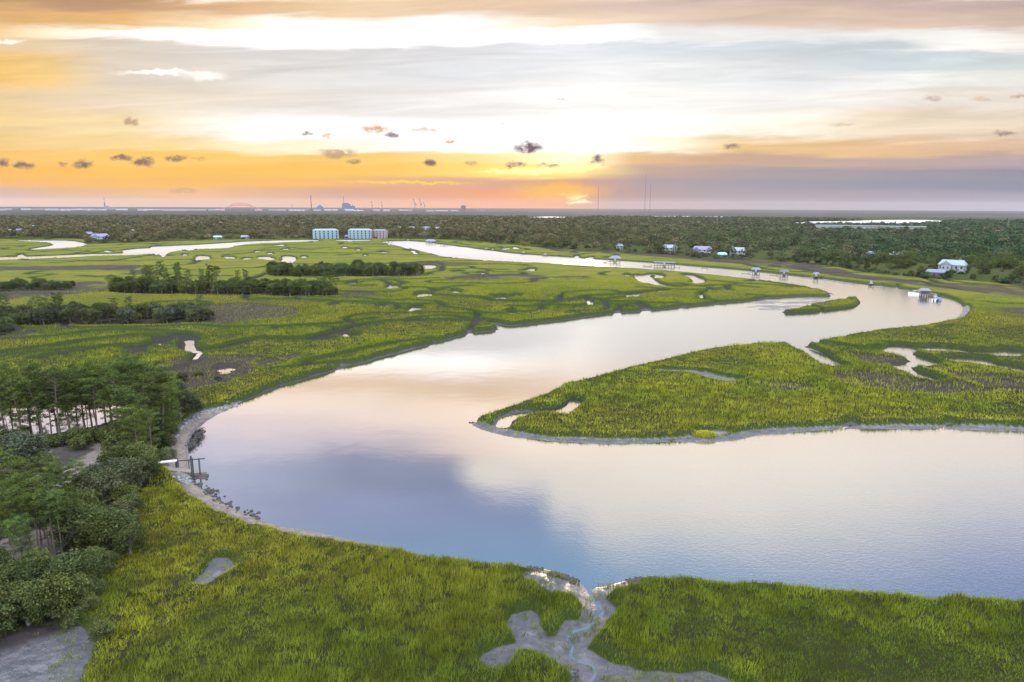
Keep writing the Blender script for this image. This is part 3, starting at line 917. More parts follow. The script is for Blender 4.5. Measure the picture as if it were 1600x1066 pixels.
idx = np.arange(NR * NTH).reshape(NR, NTH)
Q = np.stack([idx[:-1, :-1], idx[1:, :-1], idx[1:, 1:], idx[:-1, 1:]], -1).reshape(-1, 4)
Q = Q[:, ::-1]
Zg = HT.copy()
Zg[:6] = 0.3
V = np.stack([GX, GY, Zg], -1).reshape(-1, 3)
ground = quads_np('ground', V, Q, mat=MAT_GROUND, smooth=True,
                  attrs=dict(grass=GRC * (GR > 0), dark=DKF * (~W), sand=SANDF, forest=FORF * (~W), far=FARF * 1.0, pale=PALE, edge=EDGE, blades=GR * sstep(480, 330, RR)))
tag(ground, kind='structure')

# water sheet
k = 96
wv = [(0, 0, 0)]
wf = []
rings = [60, 400, 2000, 9000, 16300]
for r in rings:
    for i in range(k):
        a = 2 * math.pi * i / k
        wv.append((r * math.sin(a), r * math.cos(a), 0))
me = bpy.data.meshes.new('water')
for i in range(k):
    wf.append((0, 1 + (i + 1) % k, 1 + i))
for q in range(len(rings) - 1):
    for i in range(k):
        a, b = 1 + q * k + i, 1 + q * k + (i + 1) % k
        wf.append((a, b, b + k, a + k))
me.from_pydata(wv, [], wf)
me.materials.append(MAT_WATER)
water = bpy.data.objects.new('water', me)
COL.objects.link(water)
tag(water, kind='structure')
# ------------------------------------------------------------------ marsh grass: blades as real geometry
def blades(x, y, z, h, w, lean, ang, col):
    """one thin upright triangle per blade"""
    n = len(x)
    dx, dy = np.cos(ang) * w / 2, np.sin(ang) * w / 2
    V = np.empty((n, 3, 3))
    V[:, 0] = np.stack([x - dx, y - dy, z], -1)
    V[:, 1] = np.stack([x + dx, y + dy, z], -1)
    V[:, 2] = np.stack([x + lean[:, 0], y + lean[:, 1], z + h], -1)
    C = np.repeat(col[:, None, :], 3, axis=1)
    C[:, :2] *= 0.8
    return V.reshape(-1, 3), C.reshape(-1, 3)


def grass_material():
    m, T, out = new_mat('cordgrass')
    c = T.attr('tint', 'Color')
    d = T.n.new('ShaderNodeBsdfDiffuse')
    T.l.new(c, d.inputs[0])
    t = T.n.new('ShaderNodeBsdfTranslucent')
    T.l.new(c, t.inputs[0])
    mx = T.n.new('ShaderNodeMixShader')
    mx.inputs[0].default_value = 0.35
    T.l.new(d.outputs[0], mx.inputs[1])
    T.l.new(t.outputs[0], mx.inputs[2])
    T.l.new(mx.outputs[0], out.inputs[0])
    return m


def grass_color(x, y, n):
    a = sstep(0.38, 0.62, fbm(x / 11, y / 11, 3, 500))[:, None]
    b = sstep(0.45, 0.62, fbm(x / 60, y / 60, 3, 510))[:, None]
    c = np.array(GRASS_B) * (1 - a) + np.array(GRASS_A) * a
    c = c * (1 - 0.6 * b) + np.array(GRASS_C) * 0.6 * b
    cl = fbm(x / 2.3, y / 2.3, 2, 520)[:, None]
    rr = np.hypot(x, y)[:, None]
    am = sstep(420, 120, rr)
    c = c * (1 + (cl - 0.5) * (0.45 + 0.65 * am))
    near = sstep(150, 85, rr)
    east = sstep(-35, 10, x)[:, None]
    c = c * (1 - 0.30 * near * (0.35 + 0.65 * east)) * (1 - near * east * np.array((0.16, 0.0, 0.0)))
    r = RNG.random(n)
    k_ = sstep(330, 130, np.hypot(x, y))
    c = c * (1 + ((0.45 + 1.15 * RNG.random(n)) - 1) * (0.3 + 0.7 * k_))[:, None]
    c = np.where((r < 0.07)[:, None], np.array((0.12, 0.09, 0.035)), c)
    return c * 1.45


def make_grass():
    N = 1150000
    # radial density falling with distance, only in the wedge in front
    r = np.concatenate([np.sqrt(RNG.uniform(46**2, 130**2, int(N * 0.50))), 130 * (RNG.uniform(1, (480 / 130) ** 0.5, int(N * 0.5))) ** 2])
    t = RNG.uniform(R(-45), R(45), len(r))
    r = np.concatenate([r, np.sqrt(RNG.uniform(46**2, 150**2, 220000))])          # beyond both sides of the frame too
    t = np.concatenate([t, RNG.uniform(R(45), R(63), 220000) * RNG.choice([-1, 1], 220000)])
    x, y = r * np.sin(t), r * np.cos(t)
    g = sample(gin, x, y)
    gr = sample(GR, x, y)
    dk = sample(DKF, x, y)
    keep = (gr > 0.3) & (g > 0.15) & (RNG.random(len(x)) > dk * 0.85)
    # thin it out near edges of the bare patches
    thin = fbm(x / 1.1, y / 1.1, 2, 555)
    dry_ = sample(DRY, x, y)
    keep &= (dry_ > 0.7)
    mud_ = sample(M, x, y) & (r < 200) & (sample(DM, x, y) < 3.4) & (vnoise(x / 0.9, y / 0.9, 561) > 0.62) & (RNG.random(len(x)) < 0.6)
    keep &= (thin > 0.33) | ((g > 2.5) & (r > 150)) | (RNG.random(len(x)) < 0.18)
    keep |= mud_
    x, y, r, g = x[keep], y[keep], r[keep], np.maximum(0.1, g[keep])
    n = len(x)
    s = np.clip(r / 100.0, 0.75, 2.1)
    z = sample(HT, x, y) - 0.12
    hh = (0.55 + 0.75 * fbm(x / 2.0, y / 2.0, 2, 530)) * (0.75 + 0.5 * RNG.random(n)) * np.clip(0.9 + 0.04 * s, 0.9, 1.1)
    hh *= 0.62 + 0.55 * sstep(0.5, 6, g) * sstep(0.38, 0.6, fbm(x / 30, y / 30, 2, 577)) + 0.35 * sstep(14, 3, g)
    mx_, my_ = gp(330, 880)
    lawn = sstep(34, 14, np.hypot((x - mx_) * 1.0, (y - my_) * 0.9))
    hh *= 0.80 * (1 - 0.40 * lawn)
    lean = RNG.normal(0, 0.20, (n, 2)) + np.array([0.06, 0.02])
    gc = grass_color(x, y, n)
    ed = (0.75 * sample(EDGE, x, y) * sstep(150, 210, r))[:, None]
    gc = gc * (1 - ed) + np.array((0.09, 0.14, 0.02)) * ed  # bank shade mixed into the blade colour, with the deeper green
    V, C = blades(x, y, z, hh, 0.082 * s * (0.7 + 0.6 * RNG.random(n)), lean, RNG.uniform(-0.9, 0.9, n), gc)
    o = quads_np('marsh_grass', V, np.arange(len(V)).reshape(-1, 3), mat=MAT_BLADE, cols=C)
    tag(o, 'tall green cordgrass covering the marsh between the mud banks', 'marsh grass', kind='stuff')


MAT_BLADE = grass_material()
make_grass()

# ------------------------------------------------------------------ tree kit


def leaf_material(name, tint):
    m, T, out = new_mat(name)
    oi = T.n.new('ShaderNodeObjectInfo')
    c = T.attr('tint', 'Color')
    v = T.math('ADD', 0.72, T.math('MULTIPLY', oi.outputs['Random'], 0.6))
    c = T.vmath('MULTIPLY', c, T.xyz(T.math('MULTIPLY', v, tint[0]), T.math('MULTIPLY', v, tint[1]), T.math('MULTIPLY', v, tint[2])))
    rnd2 = T.math('FRACT', T.math('MULTIPLY', oi.outputs['Random'], 7.31))
    c = T.mix(T.math('MULTIPLY', rnd2, 0.45), c, T.vmath('MULTIPLY', c, (1.45, 1.08, 0.55)))
    d = T.n.new('ShaderNodeBsdfDiffuse')
    T.l.new(c, d.inputs[0])
    t = T.n.new('ShaderNodeBsdfTranslucent')
    T.l.new(c, t.inputs[0])
    mx = T.n.new('ShaderNodeMixShader')
    mx.inputs[0].default_value = 0.22
    T.l.new(d.outputs[0], mx.inputs[1])
    T.l.new(t.outputs[0], mx.inputs[2])
    T.l.new(mx.outputs[0], out.inputs[0])
    return m


def bark_material(name, a, b):
    m, T, out = new_mat(name)
    tc = T.n.new('ShaderNodeTexCoord').outputs['Object']
    n = T.noise(T.vmath('MULTIPLY', tc, (6.0, 6.0, 1.3)), 1.5, 4.0, 0.65)
    principled(T, out, T.mix(T.ramp01(n, 0.35, 0.65), a, b), 0.9, 0.2, normal=bump(T, n, 0.05, 0.8))
    return m


MAT_PINE = leaf_material('pine needles', (1, 1, 1))
MAT_OAK = leaf_material('oak leaves', (1, 1, 1))
MAT_GREY = leaf_material('grey green leaves', (1, 1, 1))
MAT_BARK = bark_material('pine bark', (0.10, 0.075, 0.06), (0.20, 0.16, 0.135))
MAT_BARK2 = bark_material('oak bark', (0.11, 0.10, 0.09), (0.22, 0.20, 0.18))


def tube(path, radii, sides=6):
    P = [Vector(p) for p in path]
    V, Fc = [], []
    for i, p in enumerate(P):
        t = (P[min(i + 1, len(P) - 1)] - P[max(i - 1, 0)]).normalized()
        a = t.orthogonal().normalized()
        b = t.cross(a)
        if i and True:
            a = (pa - t * pa.dot(t)).normalized()
            b = t.cross(a)
        pa = a
        for k in range(sides):
            an = 2 * math.pi * k / sides
            V.append(p + (a * math.cos(an) + b * math.sin(an)) * radii[i])
    for i in range(len(P) - 1):
        for k in range(sides):
            k2 = (k + 1) % sides
            Fc.append((i * sides + k, i * sides + k2, (i + 1) * sides + k2, (i + 1) * sides + k))
    Fc.append(tuple(range(len(V) - sides, len(V))))
    return V, Fc


class MB:
    """collects shapes into ONE mesh"""

    def __init__(s):
        s.V, s.F = [], []

    def add(s, V, Fc):
        n = len(s.V)
        s.V += [tuple(v) for v in V]
        s.F += [tuple(i + n for i in f) for f in Fc]
        return s

    def box(s, x0, x1, y0, y1, z0, z1):
        V = [(x0, y0, z0), (x1, y0, z0), (x1, y1, z0), (x0, y1, z0), (x0, y0, z1), (x1, y0, z1), (x1, y1, z1), (x0, y1, z1)]
        return s.add(V, [(0, 3, 2, 1), (4, 5, 6, 7), (0, 1, 5, 4), (1, 2, 6, 5), (2, 3, 7, 6), (3, 0, 4, 7)])

    def tube(s, path, radii, sides=6):
        if not isinstance(radii, (list, tuple)):
            radii = [radii] * len(path)
        return s.add(*tube(path, radii, sides))

    def mesh(s, name, mat):
        me = bpy.data.meshes.new(name)
        me.from_pydata(s.V, [], s.F)
        me.materials.append(mat)
        me.update()
        return me

    def build(s, name, mat, parent=None):
        o = bpy.data.objects.new(name, s.mesh(name, mat))
        COL.objects.link(o)
        o.parent = parent
        return o


def cloud(clusters, n, size, rng, cols, aspect=0.6, up=0.35, shell=0.5):
    """leaf faces spread through ellipsoids (cx,cy,cz,rx,ry,rz,weight,tone)"""
    C = np.array([c[:8] for c in clusters], float)
    w = C[:, 6] / C[:, 6].sum()
    k = rng.choice(len(C), n, p=w)
    d = rng.normal(size=(n, 3))
    d /= np.linalg.norm(d, axis=1)[:, None]
    rad = shell + (1 - shell) * rng.random(n) ** 0.6
    rad *= 0.85 + 0.3 * rng.random(n)
    P = C[k, :3] + d * C[k, 3:6] * rad[:, None] * (1 + 0.35 * np.sin(d[:, 0:1] * 7 + k[:, None]) * np.cos(d[:, 1:2] * 6 + k[:, None] * 2))
    nrm = d * 0.6 + rng.normal(size=(n, 3)) * 0.55 + np.array([0, 0, up])
    nrm /= np.linalg.norm(nrm, axis=1)[:, None]
    a = np.cross(nrm, rng.normal(size=(n, 3)))
    a /= np.linalg.norm(a, axis=1)[:, None]
    b = np.cross(nrm, a)
    s = size * (0.6 + 0.8 * rng.random(n))[:, None]
    V = np.stack([P - a * s - b * s * aspect * 0.4, P + a * s * 0.2 - b * s * aspect, P + a * s + b * s * aspect * 0.3, P - a * s * 0.1 + b * s * aspect], 1)
    t = C[k, 7] * (0.7 + 0.6 * rng.random(n))
    base = np.array(cols)[rng.choice(len(cols), n)]
    col = base * t[:, None]
    return V.reshape(-1, 3), np.repeat(col[:, None], 4, 1).reshape(-1, 3)


def crown_mesh(name, V, C, mat):
    return quads_np(name, V, np.arange(len(V)).reshape(-1, 4), mat=mat, cols=C, link=False)


PINE_COLS = [(0.060, 0.105, 0.032), (0.085, 0.13, 0.035), (0.045, 0.082, 0.030), (0.11, 0.145, 0.040)]
OAK_COLS = [(0.060, 0.092, 0.036), (0.084, 0.118, 0.044), (0.040, 0.066, 0.030), (0.120, 0.140, 0.052)]
GREY_COLS = [(0.085, 0.105, 0.062), (0.065, 0.09, 0.055), (0.10, 0.115, 0.07), (0.05, 0.075, 0.05)]


def pine(seed, H=17.0, n=3000, low=0.50, spread=3.2):
    g = np.random.default_rng(seed)
    bend = g.normal(0, 0.5, 2)
    path = [(bend[0] * t * t, bend[1] * t * t, H * 0.97 * t) for t in np.linspace(0, 1, 8)]
    mb = MB().tube(path, [0.19 * (1 - 0.82 * t) + 0.02 for t in np.linspace(0, 1, 8)], 7)
    cl = []
    m = 22 if low > 0.3 else 34
    for i in range(m):
        t = low + (0.97 - low) * (i / (m - 1)) ** 0.85
        a = i * 2.4 + g.uniform(-.5, .5)
        L = spread * (0.35 + 0.65 * math.sin(math.pi * min(1, (1.0 - t) / (1 - low) * 0.8 + 0.14))) * g.uniform(0.55, 1.15)
        b = Vector((bend[0] * t * t, bend[1] * t * t, H * t))
        e = b + Vector((math.cos(a) * L, math.sin(a) * L, L * g.uniform(0.15, 0.5)))
        mb.tube([b, (b + e) / 2 + Vector((0, 0, -0.1)), e], [0.07, 0.05, 0.02], 4)
        r = g.uniform(0.7, 1.25)
        cl.append((e.x, e.y, e.z + 0.2, r, r, r * 0.55, r ** 2, g.uniform(0.7, 1.25)))
        if L > 1.5:
            q = b + (e - b) * 0.55
            cl.append((q.x, q.y, q.z + 0.2, r * .8, r * .8, r * 0.45, r ** 2 * .6, g.uniform(0.65, 1.1)))
    cl.append((bend[0], bend[1], H * 0.97, 0.9, 0.9, 0.9, 1.2, 1.2))
    for i in range(9):                                       # dead snags under the crown
        t = g.uniform(min(0.18, low * .5), low)
        a = g.uniform(0, 6.3)
        b = Vector((bend[0] * t * t, bend[1] * t * t, H * t))
        L = g.uniform(0.5, 1.8)
        mb.tube([b, b + Vector((math.cos(a) * L, math.sin(a) * L, L * 0.15))], [0.04, 0.012], 3)
        if g.random() < 0.45:
            cl.append((b.x + math.cos(a) * L, b.y + math.sin(a) * L, b.z + L * .2, .5, .5, .3, .25, .9))
    V, C = cloud(cl, n * 2, 0.17, g, PINE_COLS, 0.35, 0.3, 0.1)
    return mb.mesh('trunk', MAT_BARK), crown_mesh('crown', V, C, MAT_PINE), H


def oak(seed, H=8.0, Wd=9.0, n=3600, cols=OAK_COLS, mat=None, size=0.27, bare=0.0, trunkh=0.28):
    g = np.random.default_rng(seed)
    mb = MB()
    th = H * trunkh
    mb.tube([(0, 0, -0.2), (g.uniform(-.2, .2), g.uniform(-.2, .2), th * .6), (0.1, 0, th)], [0.05 * H, 0.04 * H, 0.036 * H], 7)
    cl = []
    k = 26
    for i in range(k):
        a = i * 2.4 + g.uniform(-.4, .4)
        q = math.sqrt((i + .6) / k)
        rr = Wd / 2 * q * g.uniform(0.72, 1.0) * 0.80
        zz = th + (H * 0.86 - th) * math.sqrt(max(0.0, 1 - (q * 0.93) ** 2)) * g.uniform(0.75, 1.05)
        e = Vector((math.cos(a) * rr, math.sin(a) * rr, zz))
        r = Wd * g.uniform(0.10, 0.17)
        cl.append((e.x, e.y, e.z, r, r, r * 0.72, r * r, g.uniform(0.62, 1.3)))
        if i % 2 == 0:
            s = Vector((0.1, 0, th * 0.95))
            mb.tube([s, (s + e) / 2 + Vector((0, 0, 0.3)), e], [0.018 * H, 0.012 * H, 0.004 * H], 4)
        if q > 0.7:
            cl.append((e.x * 1.02, e.y * 1.02, max(r * .6, e.z * 0.55), r * .95, r * .95, r * 0.8, r * r * .9, g.uniform(0.55, 0.95)))
    V, C = cloud(cl, int(n * 2.2 * (1 - bare)), size * .66, g, cols, 0.55, 0.4, 0.25)
    return mb.mesh('trunk', MAT_BARK2), crown_mesh('crown', V, C, mat or MAT_OAK), H


def cedar(seed, H=9.0, Wd=4.0, n=2600):
    g = np.random.default_rng(seed)
    mb = MB().tube([(0, 0, -.2), (0.1, 0, H * .5), (0, 0, H * .95)], [0.2, .12, .03], 6)
    cl = []
    for i in range(26):
        t = 0.10 + 0.86 * i / 25
        a = i * 2.4
        r = Wd / 2 * (1 - t) ** 0.7 * g.uniform(.5, .8)
        q = 0.45 + 0.6 * (1 - t)
        cl.append((math.cos(a) * r, math.sin(a) * r, H * t, q, q, q * .9, q * q, g.uniform(.7, 1.2)))
    V, C = cloud(cl, n, 0.17, g, [(0.022, 0.045, 0.022), (0.03, 0.055, 0.025)], 0.5, 0.3, 0.3)
    return mb.mesh('trunk', MAT_BARK2), crown_mesh('crown', V, C, MAT_OAK), H


def palm(seed, H=6.5):
    g = np.random.default_rng(seed)
    mb = MB().tube([(0, 0, -.2), (0.1, 0.1, H * .5), (0, 0, H * .88)], [0.2, .17, .16], 7)
    V, Fc = [], []
    c = Vector((0, 0, H * .88))
    for i in range(34):
        a = i * 2.4
        el = g.uniform(-0.5, 1.1)
        L = g.uniform(0.8, 1.1)
        d = Vector((math.cos(a) * math.cos(el), math.sin(a) * math.cos(el), math.sin(el)))
        s = d.cross(Vector((0, 0, 1))).normalized()
        hub = c + d * L * 0.6
        for k in range(9):                                   # the fan of each frond, finger by finger
            f = (k - 4) / 4 * 1.25
            dd = (d * math.cos(f) + s * math.sin(f)).normalized()
            tip = hub + dd * L * 0.75 + Vector((0, 0, -0.18 * L))
            w = dd.cross(d.cross(s)).normalized() * 0.05
            n0 = len(V)
            V += [hub, hub + dd * L * .4 + w, tip, hub + dd * L * .4 - w]
            Fc.append((n0, n0 + 1, n0 + 2, n0 + 3))
    V = np.array([tuple(v) for v in V])
    C = np.tile(np.array((0.04, 0.075, 0.03)), (len(V), 1)) * (0.7 + 0.6 * g.random((len(V), 1)))
    return mb.mesh('trunk', MAT_BARK), crown_mesh('crown', V, C, MAT_OAK), H


PROTO = {
    'pinelow': [pine(s, 15, 4200, lo, 3.2) for s, lo in ((7, .12), (8, .2), (9, .08))],
    'pine': [pine(s, 17, 3000, lo, sp) for s, lo, sp in ((1, .5, 3.3), (2, .56, 2.9), (3, .42, 3.0), (4, .5, 3.7), (5, .3, 2.6), (6, .62, 3.2))],
    'oak': [oak(s, 8.0, w) for s, w in ((11, 9.0), (12, 8.0), (13, 10.0), (14, 9.0))],
    'greyoak': [oak(s, 7.0, 8.0, cols=GREY_COLS, mat=MAT_GREY, bare=.1) for s in (21, 22)],
    'shrub': [oak(s, 2.6, 3.6, n=1300, size=0.14, trunkh=0.12) for s in (31, 32, 33)],
    'cedar': [cedar(41), cedar(42)],
    'palm': [palm(51)],
    'tall': [oak(s, 12.0, 9.0, n=3800, size=0.32, trunkh=0.30) for s in (61, 62, 63, 64)],
}
NAMES = dict(pinelow='pine_tree', pine='pine_tree', oak='oak_tree', greyoak='oak_tree', shrub='shrub', cedar='cedar_tree', palm='palm_tree', tall='broadleaf_tree')
CATS = dict(pinelow='pine tree', pine='pine tree', oak='oak tree', greyoak='oak tree', shrub='shrub', cedar='cedar tree', palm='palm tree', tall='tree')


def tree(kind, x, y, h, label, group=None, wide=1.0, parts=True):
    protos = PROTO[kind]
    tr, cr, H = protos[random.randrange(len(protos))]
    s = h / H
    z = float(sample(HT, np.array([x]), np.array([y]))[0])
    root = bpy.data.objects.new(NAMES[kind], None)
    root.empty_display_size = 0.5
    COL.objects.link(root)
    root.location = (x, y, z)
    root.rotation_euler = (random.gauss(0, .035), random.gauss(0, .035), random.uniform(0, 6.28))
    root.scale = (s * wide, s * wide, s)
    tag(root, label, CATS[kind], group)
    for nm, me in (('trunk', tr), ('crown', cr)):
        o = bpy.data.objects.new(nm, me)
        COL.objects.link(o)
        o.parent = root
    return root


def ptree(kind, bx, by, ty, label, group=None, wide=1.0):
    x, y, h = height_for(bx, by, ty)
    return tree(kind, x, y, max(1.0, h), label, group, wide)


# ---- the pines between the pond and the sandy lot, from back to front
G1 = 'pines standing along the pond'
PINES = [
    (-26, 684, 590, 'pine'), (-10, 676, 580, 'pine'), (9, 684, 580, 'pine'), (20, 674, 586, 'pine'), (36, 690, 594, 'pine'), (48, 672, 572, 'pine'), (62, 668, 571, 'pine'), (68, 688, 596, 'pine'),
    (81, 684, 612, 'pine'), (90, 676, 572, 'pine'), (95, 690, 588, 'pine'), (110, 680, 592, 'pine'), (121, 664, 580, 'pine'), (132, 668, 584, 'pine'), (144, 668, 580, 'pine'), (152, 680, 600, 'pine'),
    (165, 662, 572, 'pine'), (176, 672, 580, 'pine'), (188, 690, 594, 'pine'), (196, 668, 566, 'pine'), (206, 704, 612, 'pine'), (214, 672, 566, 'pine'), (224, 706, 621, 'pine'), (232, 688, 590, 'pine'),
    (243, 676, 584, 'pine'), (254, 690, 604, 'pine'), (266, 672, 591, 'pine'), (216, 716, 640, 'pine'), (238, 722, 650, 'pine'), (200, 640, 574, 'pine'), (172, 640, 576, 'pine'), (250, 642, 588, 'pine'),
    (30, 642, 580, 'pine'), (100, 640, 584, 'pine'), (60, 640, 586, 'pine'), (5, 640, 584, 'pine'), (135, 642, 588, 'pine')]
for i, (bx, by, ty, k) in enumerate(PINES):
    if bx > 198 and by > 650:
        lab, gr_ = 'tall green pine in the dense stand between the pond and the river bank', 'pines between the pond and the river'
    elif by < 650:
        lab, gr_ = 'green pine growing on the far shore of the small pond', 'pines on the far shore of the pond'
    else:
        lab, gr_ = 'slender pine with a bare trunk on the near shore of the small pond', G1
    if bx > 198 or i % 4 == 1:
        k = 'pinelow'
    ptree(k, bx, by, ty + random.uniform(-8, 6), lab, gr_, wide=random.uniform(1.05, 1.5))
ptree('palm', 152, 672, 636, 'small palm with a round fan crown among the pine trunks by the pond')
ptree('cedar', 251, 708, 655, 'dark narrow evergreen beside the inner end of the ruined pier')
ptree('greyoak', 283, 658, 612, 'grey green bushy tree at the river bank right of the pine stand', wide=1.2)
ptree('greyoak', 268, 640, 596, 'grey green tree behind the right end of the pine stand', wide=1.2)
ptree('shrub', 296, 646, 624, 'round green bush between the marsh and the riprap shore', wide=1.5)
ptree('greyoak', 38, 742, 680, 'broad grey green oak at the left edge between the pond and the sandy lot', wide=1.25)
ptree('pine', 58, 806, 722, 'yellow green pine in front of the pink sandy lot, the left of a pair')
ptree('pine', 92, 808, 728, 'yellow green pine in front of the pink sandy lot, the right of a pair')
for bx, by, ty in [(-10, 792, 706), (10, 800, 716), (34, 808, 726), (76, 800, 718), (110, 806, 736), (124, 792, 728)]:
    ptree('pine', bx, by, ty, 'feathery green pine in front of the sandy lot', 'pines in front of the sandy lot', wide=random.uniform(1.1, 1.4))
for bx, by, ty in [(140, 788, 742), (120, 800, 756), (150, 770, 730), (174, 762, 722), (100, 815, 770), (60, 822, 782), (20, 820, 780), (-10, 812, 770), (182, 834, 790), (148, 842, 796), (196, 800, 760)]:
    ptree('greyoak' if bx % 4 else 'oak', bx, by, ty, 'grey green tree of the thicket between the sandy lot and the meadow', 'thicket below the sandy lot', wide=random.uniform(1.0, 1.25))
ptree('oak', 186, 748, 700, 'pale topped round tree at the right end of the sandy lot', wide=1.1)
ptree('oak', 222, 742, 694, 'dark leafy tree beside the landward end of the pier', wide=.95)
ptree('oak', 236, 760, 716, 'low dark tree where the walkway meets the shore', wide=.9)
ptree('greyoak', 198, 776, 718, 'grey green oak above the point of the marsh meadow', wide=1.1)
ptree('greyoak', 163, 800, 740, 'grey green oak right of the pine pair', wide=1.15)
ptree('oak', 205, 812, 776, 'dark low oak on the edge of the yellow marsh meadow', wide=1.2)
ptree('oak', 132, 824, 772, 'leafy oak in the middle of the thicket behind the flat yellow topped tree', wide=1.1)
ptree('oak', 186, 866, 800, 'large dark oak bulging over the meadow edge', wide=1.15)
ptree('oak', 160, 874, 812, 'dark oak left of the one bulging over the meadow', wide=1.0)
ptree('oak', 205, 876, 828, 'low spreading oak at the outermost edge of the thicket', wide=1.0)
ptree('oak', 128, 858, 790, 'yellow topped flat crowned tree in the thicket', wide=1.1)
for i, (bx, by, ty) in enumerate([(18, 862, 776), (36, 884, 790), (6, 896, 806), (62, 878, 782), (78, 872, 776), (88, 880, 786), (98, 876, 778), (48, 860, 770), (-14, 880, 780), (26, 908, 820),
                                  (72, 850, 762), (112, 862, 790), (-30, 850, 765), (10, 838, 762), (104, 838, 768), (46, 900, 812), (-8, 820, 742), (30, 826, 752), (16, 846, 760), (-20, 905, 800), (40, 842, 764), (66, 862, 760), (84, 846, 756), (-2, 870, 770),
                                  (56, 830, 748), (24, 878, 778), (120, 846, 776), (-34, 880, 790)]):
    ptree('pine', bx, by, ty, 'thin pine with a straight bare trunk in the grove at the left edge', 'thin pines at the left edge')
ptree('oak', 115, 936, 866, 'olive green oak with a pointed branch reaching over the meadow', wide=1.05)
G3 = 'dark oaks of the lower left thicket'
for bx, by, ty in [(12, 985, 914), (46, 984, 916), (84, 972, 904), (120, 958, 902), (62, 940, 880), (20, 944, 884), (98, 930, 880), (-20, 975, 905), (-30, 930, 870), (140, 930, 884), (0, 915, 862), (150, 905, 862),
                   (-20, 1010, 940), (60, 912, 862)]:
    ptree('oak', bx, by, ty, 'dark green oak of the dense thicket above the muddy hollow', G3, wide=random.uniform(0.85, 1.1))
ptree('shrub', 160, 1012, 985, 'small grey bush standing alone in the marsh beside the mud hollow', wide=1.1)
for bx, by, ty in [(140, 965, 945), (118, 978, 958), (150, 935, 914), (168, 905, 885), (214, 846, 828), (176, 888, 868), (110, 985, 968)]:
    ptree('shrub', bx, by, ty, 'yellow green bush on the border of thicket and marsh meadow', 'bushes along the thicket border', wide=1.2)
for bx, by, ty in [(140, 696, 672), (160, 692, 670), (176, 696, 668), (118, 694, 672), (98, 702, 682), (128, 706, 684), (186, 706, 676), (12, 706, 676), (76, 704, 684), (60, 708, 690), (200, 716, 690), (-14, 710, 680)]:
    ptree('shrub', bx, by, ty, 'dark bush under the pines at the near edge of the pond', 'bushes at the near edge of the pond', wide=1.4)
for bx, by, ty in [(262, 700, 680), (268, 682, 664), (262, 722, 702), (272, 668, 650)]:
    ptree('shrub', bx, by, ty, 'olive bush between the pine stand and the riprap shore', 'bushes behind the riprap shore', wide=1.2)
for bx, by, ty in [(205, 618, 598), (228, 614, 594), (245, 606, 588), (262, 602, 584), (285, 598, 584), (225, 600, 582), (310, 590, 580), (130, 608, 590), (150, 606, 588), (95, 606, 590), (60, 608, 592), (180, 606, 588), (340, 598, 590)]:
    ptree('greyoak', bx, by, ty, 'grey scrubby bush tree on the dark flat behind the pines', 'grey scrub behind the pines', wide=1.5)


# ---- the wooded islands in the marsh
def island(pts_back, pts_front, n, kinds, ty_h, label, group, seed, maxw=1.2):
    g = random.Random(seed)
    for i in range(n):
        f = (i + g.uniform(0, 1)) / n
        def at(L):
            k = f * (len(L) - 1)
            a = int(min(len(L) - 2, k))
            t = k - a
            return (L[a][0] * (1 - t) + L[a + 1][0] * t, L[a][1] * (1 - t) + L[a + 1][1] * t)
        b, q = at(pts_back), at(pts_front)
        s = g.random()
        px = (b[0] * s + q[0] * (1 - s), b[1] * s + q[1] * (1 - s))
        k = g.choice(kinds)
        h = g.uniform(*ty_h) * (1.45 if k == 'pine' else 1.0)
        x, y = gp(*px)
        tree(k, x, y, h, label.replace('tree', 'pine' if k == 'pine' else 'tree'), group + (' pines' if k == 'pine' else ''), wide=g.uniform(0.9, maxw))


island([(172, 456), (240, 452), (330, 452), (440, 456), (524, 462)], [(172, 459), (240, 461), (330, 463), (440, 465), (528, 464)], 96, ['tall', 'oak', 'oak', 'oak', 'pine'], (5.5, 9), 'tree on the long dark wooded island left of centre', 'long wooded island', 5)
for bx, by, ty in [(233, 458, 417), (249, 458, 411), (265, 459, 416), (277, 457, 413), (281, 460, 415), (330, 461, 416), (341, 461, 419), (385, 461, 424), (373, 462, 424), (318, 459, 422), (212, 458, 424), (298, 459, 424)]:
    ptree('pine', bx, by, ty, 'tall pine sticking out above the long wooded island', 'tall pines of the long wooded island', wide=.7)
island([(422, 430), (520, 427), (650, 428)], [(425, 434), (520, 435), (652, 432)], 64, ['tall', 'tall', 'oak'], (7, 10.5), 'tree on the flat topped wooded island in the middle of the marsh', 'flat topped wooded island', 6)
island([(-30, 452), (40, 449), (118, 451)], [(-30, 458), (40, 457), (118, 455)], 22, ['oak', 'oak', 'greyoak'], (4.5, 7), 'tree in the short thicket at the left edge of the far marsh', 'short thicket', 7)
island([(-30, 499), (100, 496), (325, 497)], [(-30, 511), (100, 510), (330, 505)], 78, ['oak', 'greyoak', 'greyoak', 'oak', 'pine'], (4.5, 8), 'tree in the grey green thicket band across the left marsh', 'grey green thicket band', 8)
island([(-30, 518), (18, 517)], [(-30, 530), (16, 526)], 6, ['oak', 'greyoak'], (4.5, 6), 'tree in the small thicket cut by the left edge of the view', 'small thicket at the edge', 9)


# ------------------------------------------------------------------ the mainland woods
HOUSES_CLEAR = []


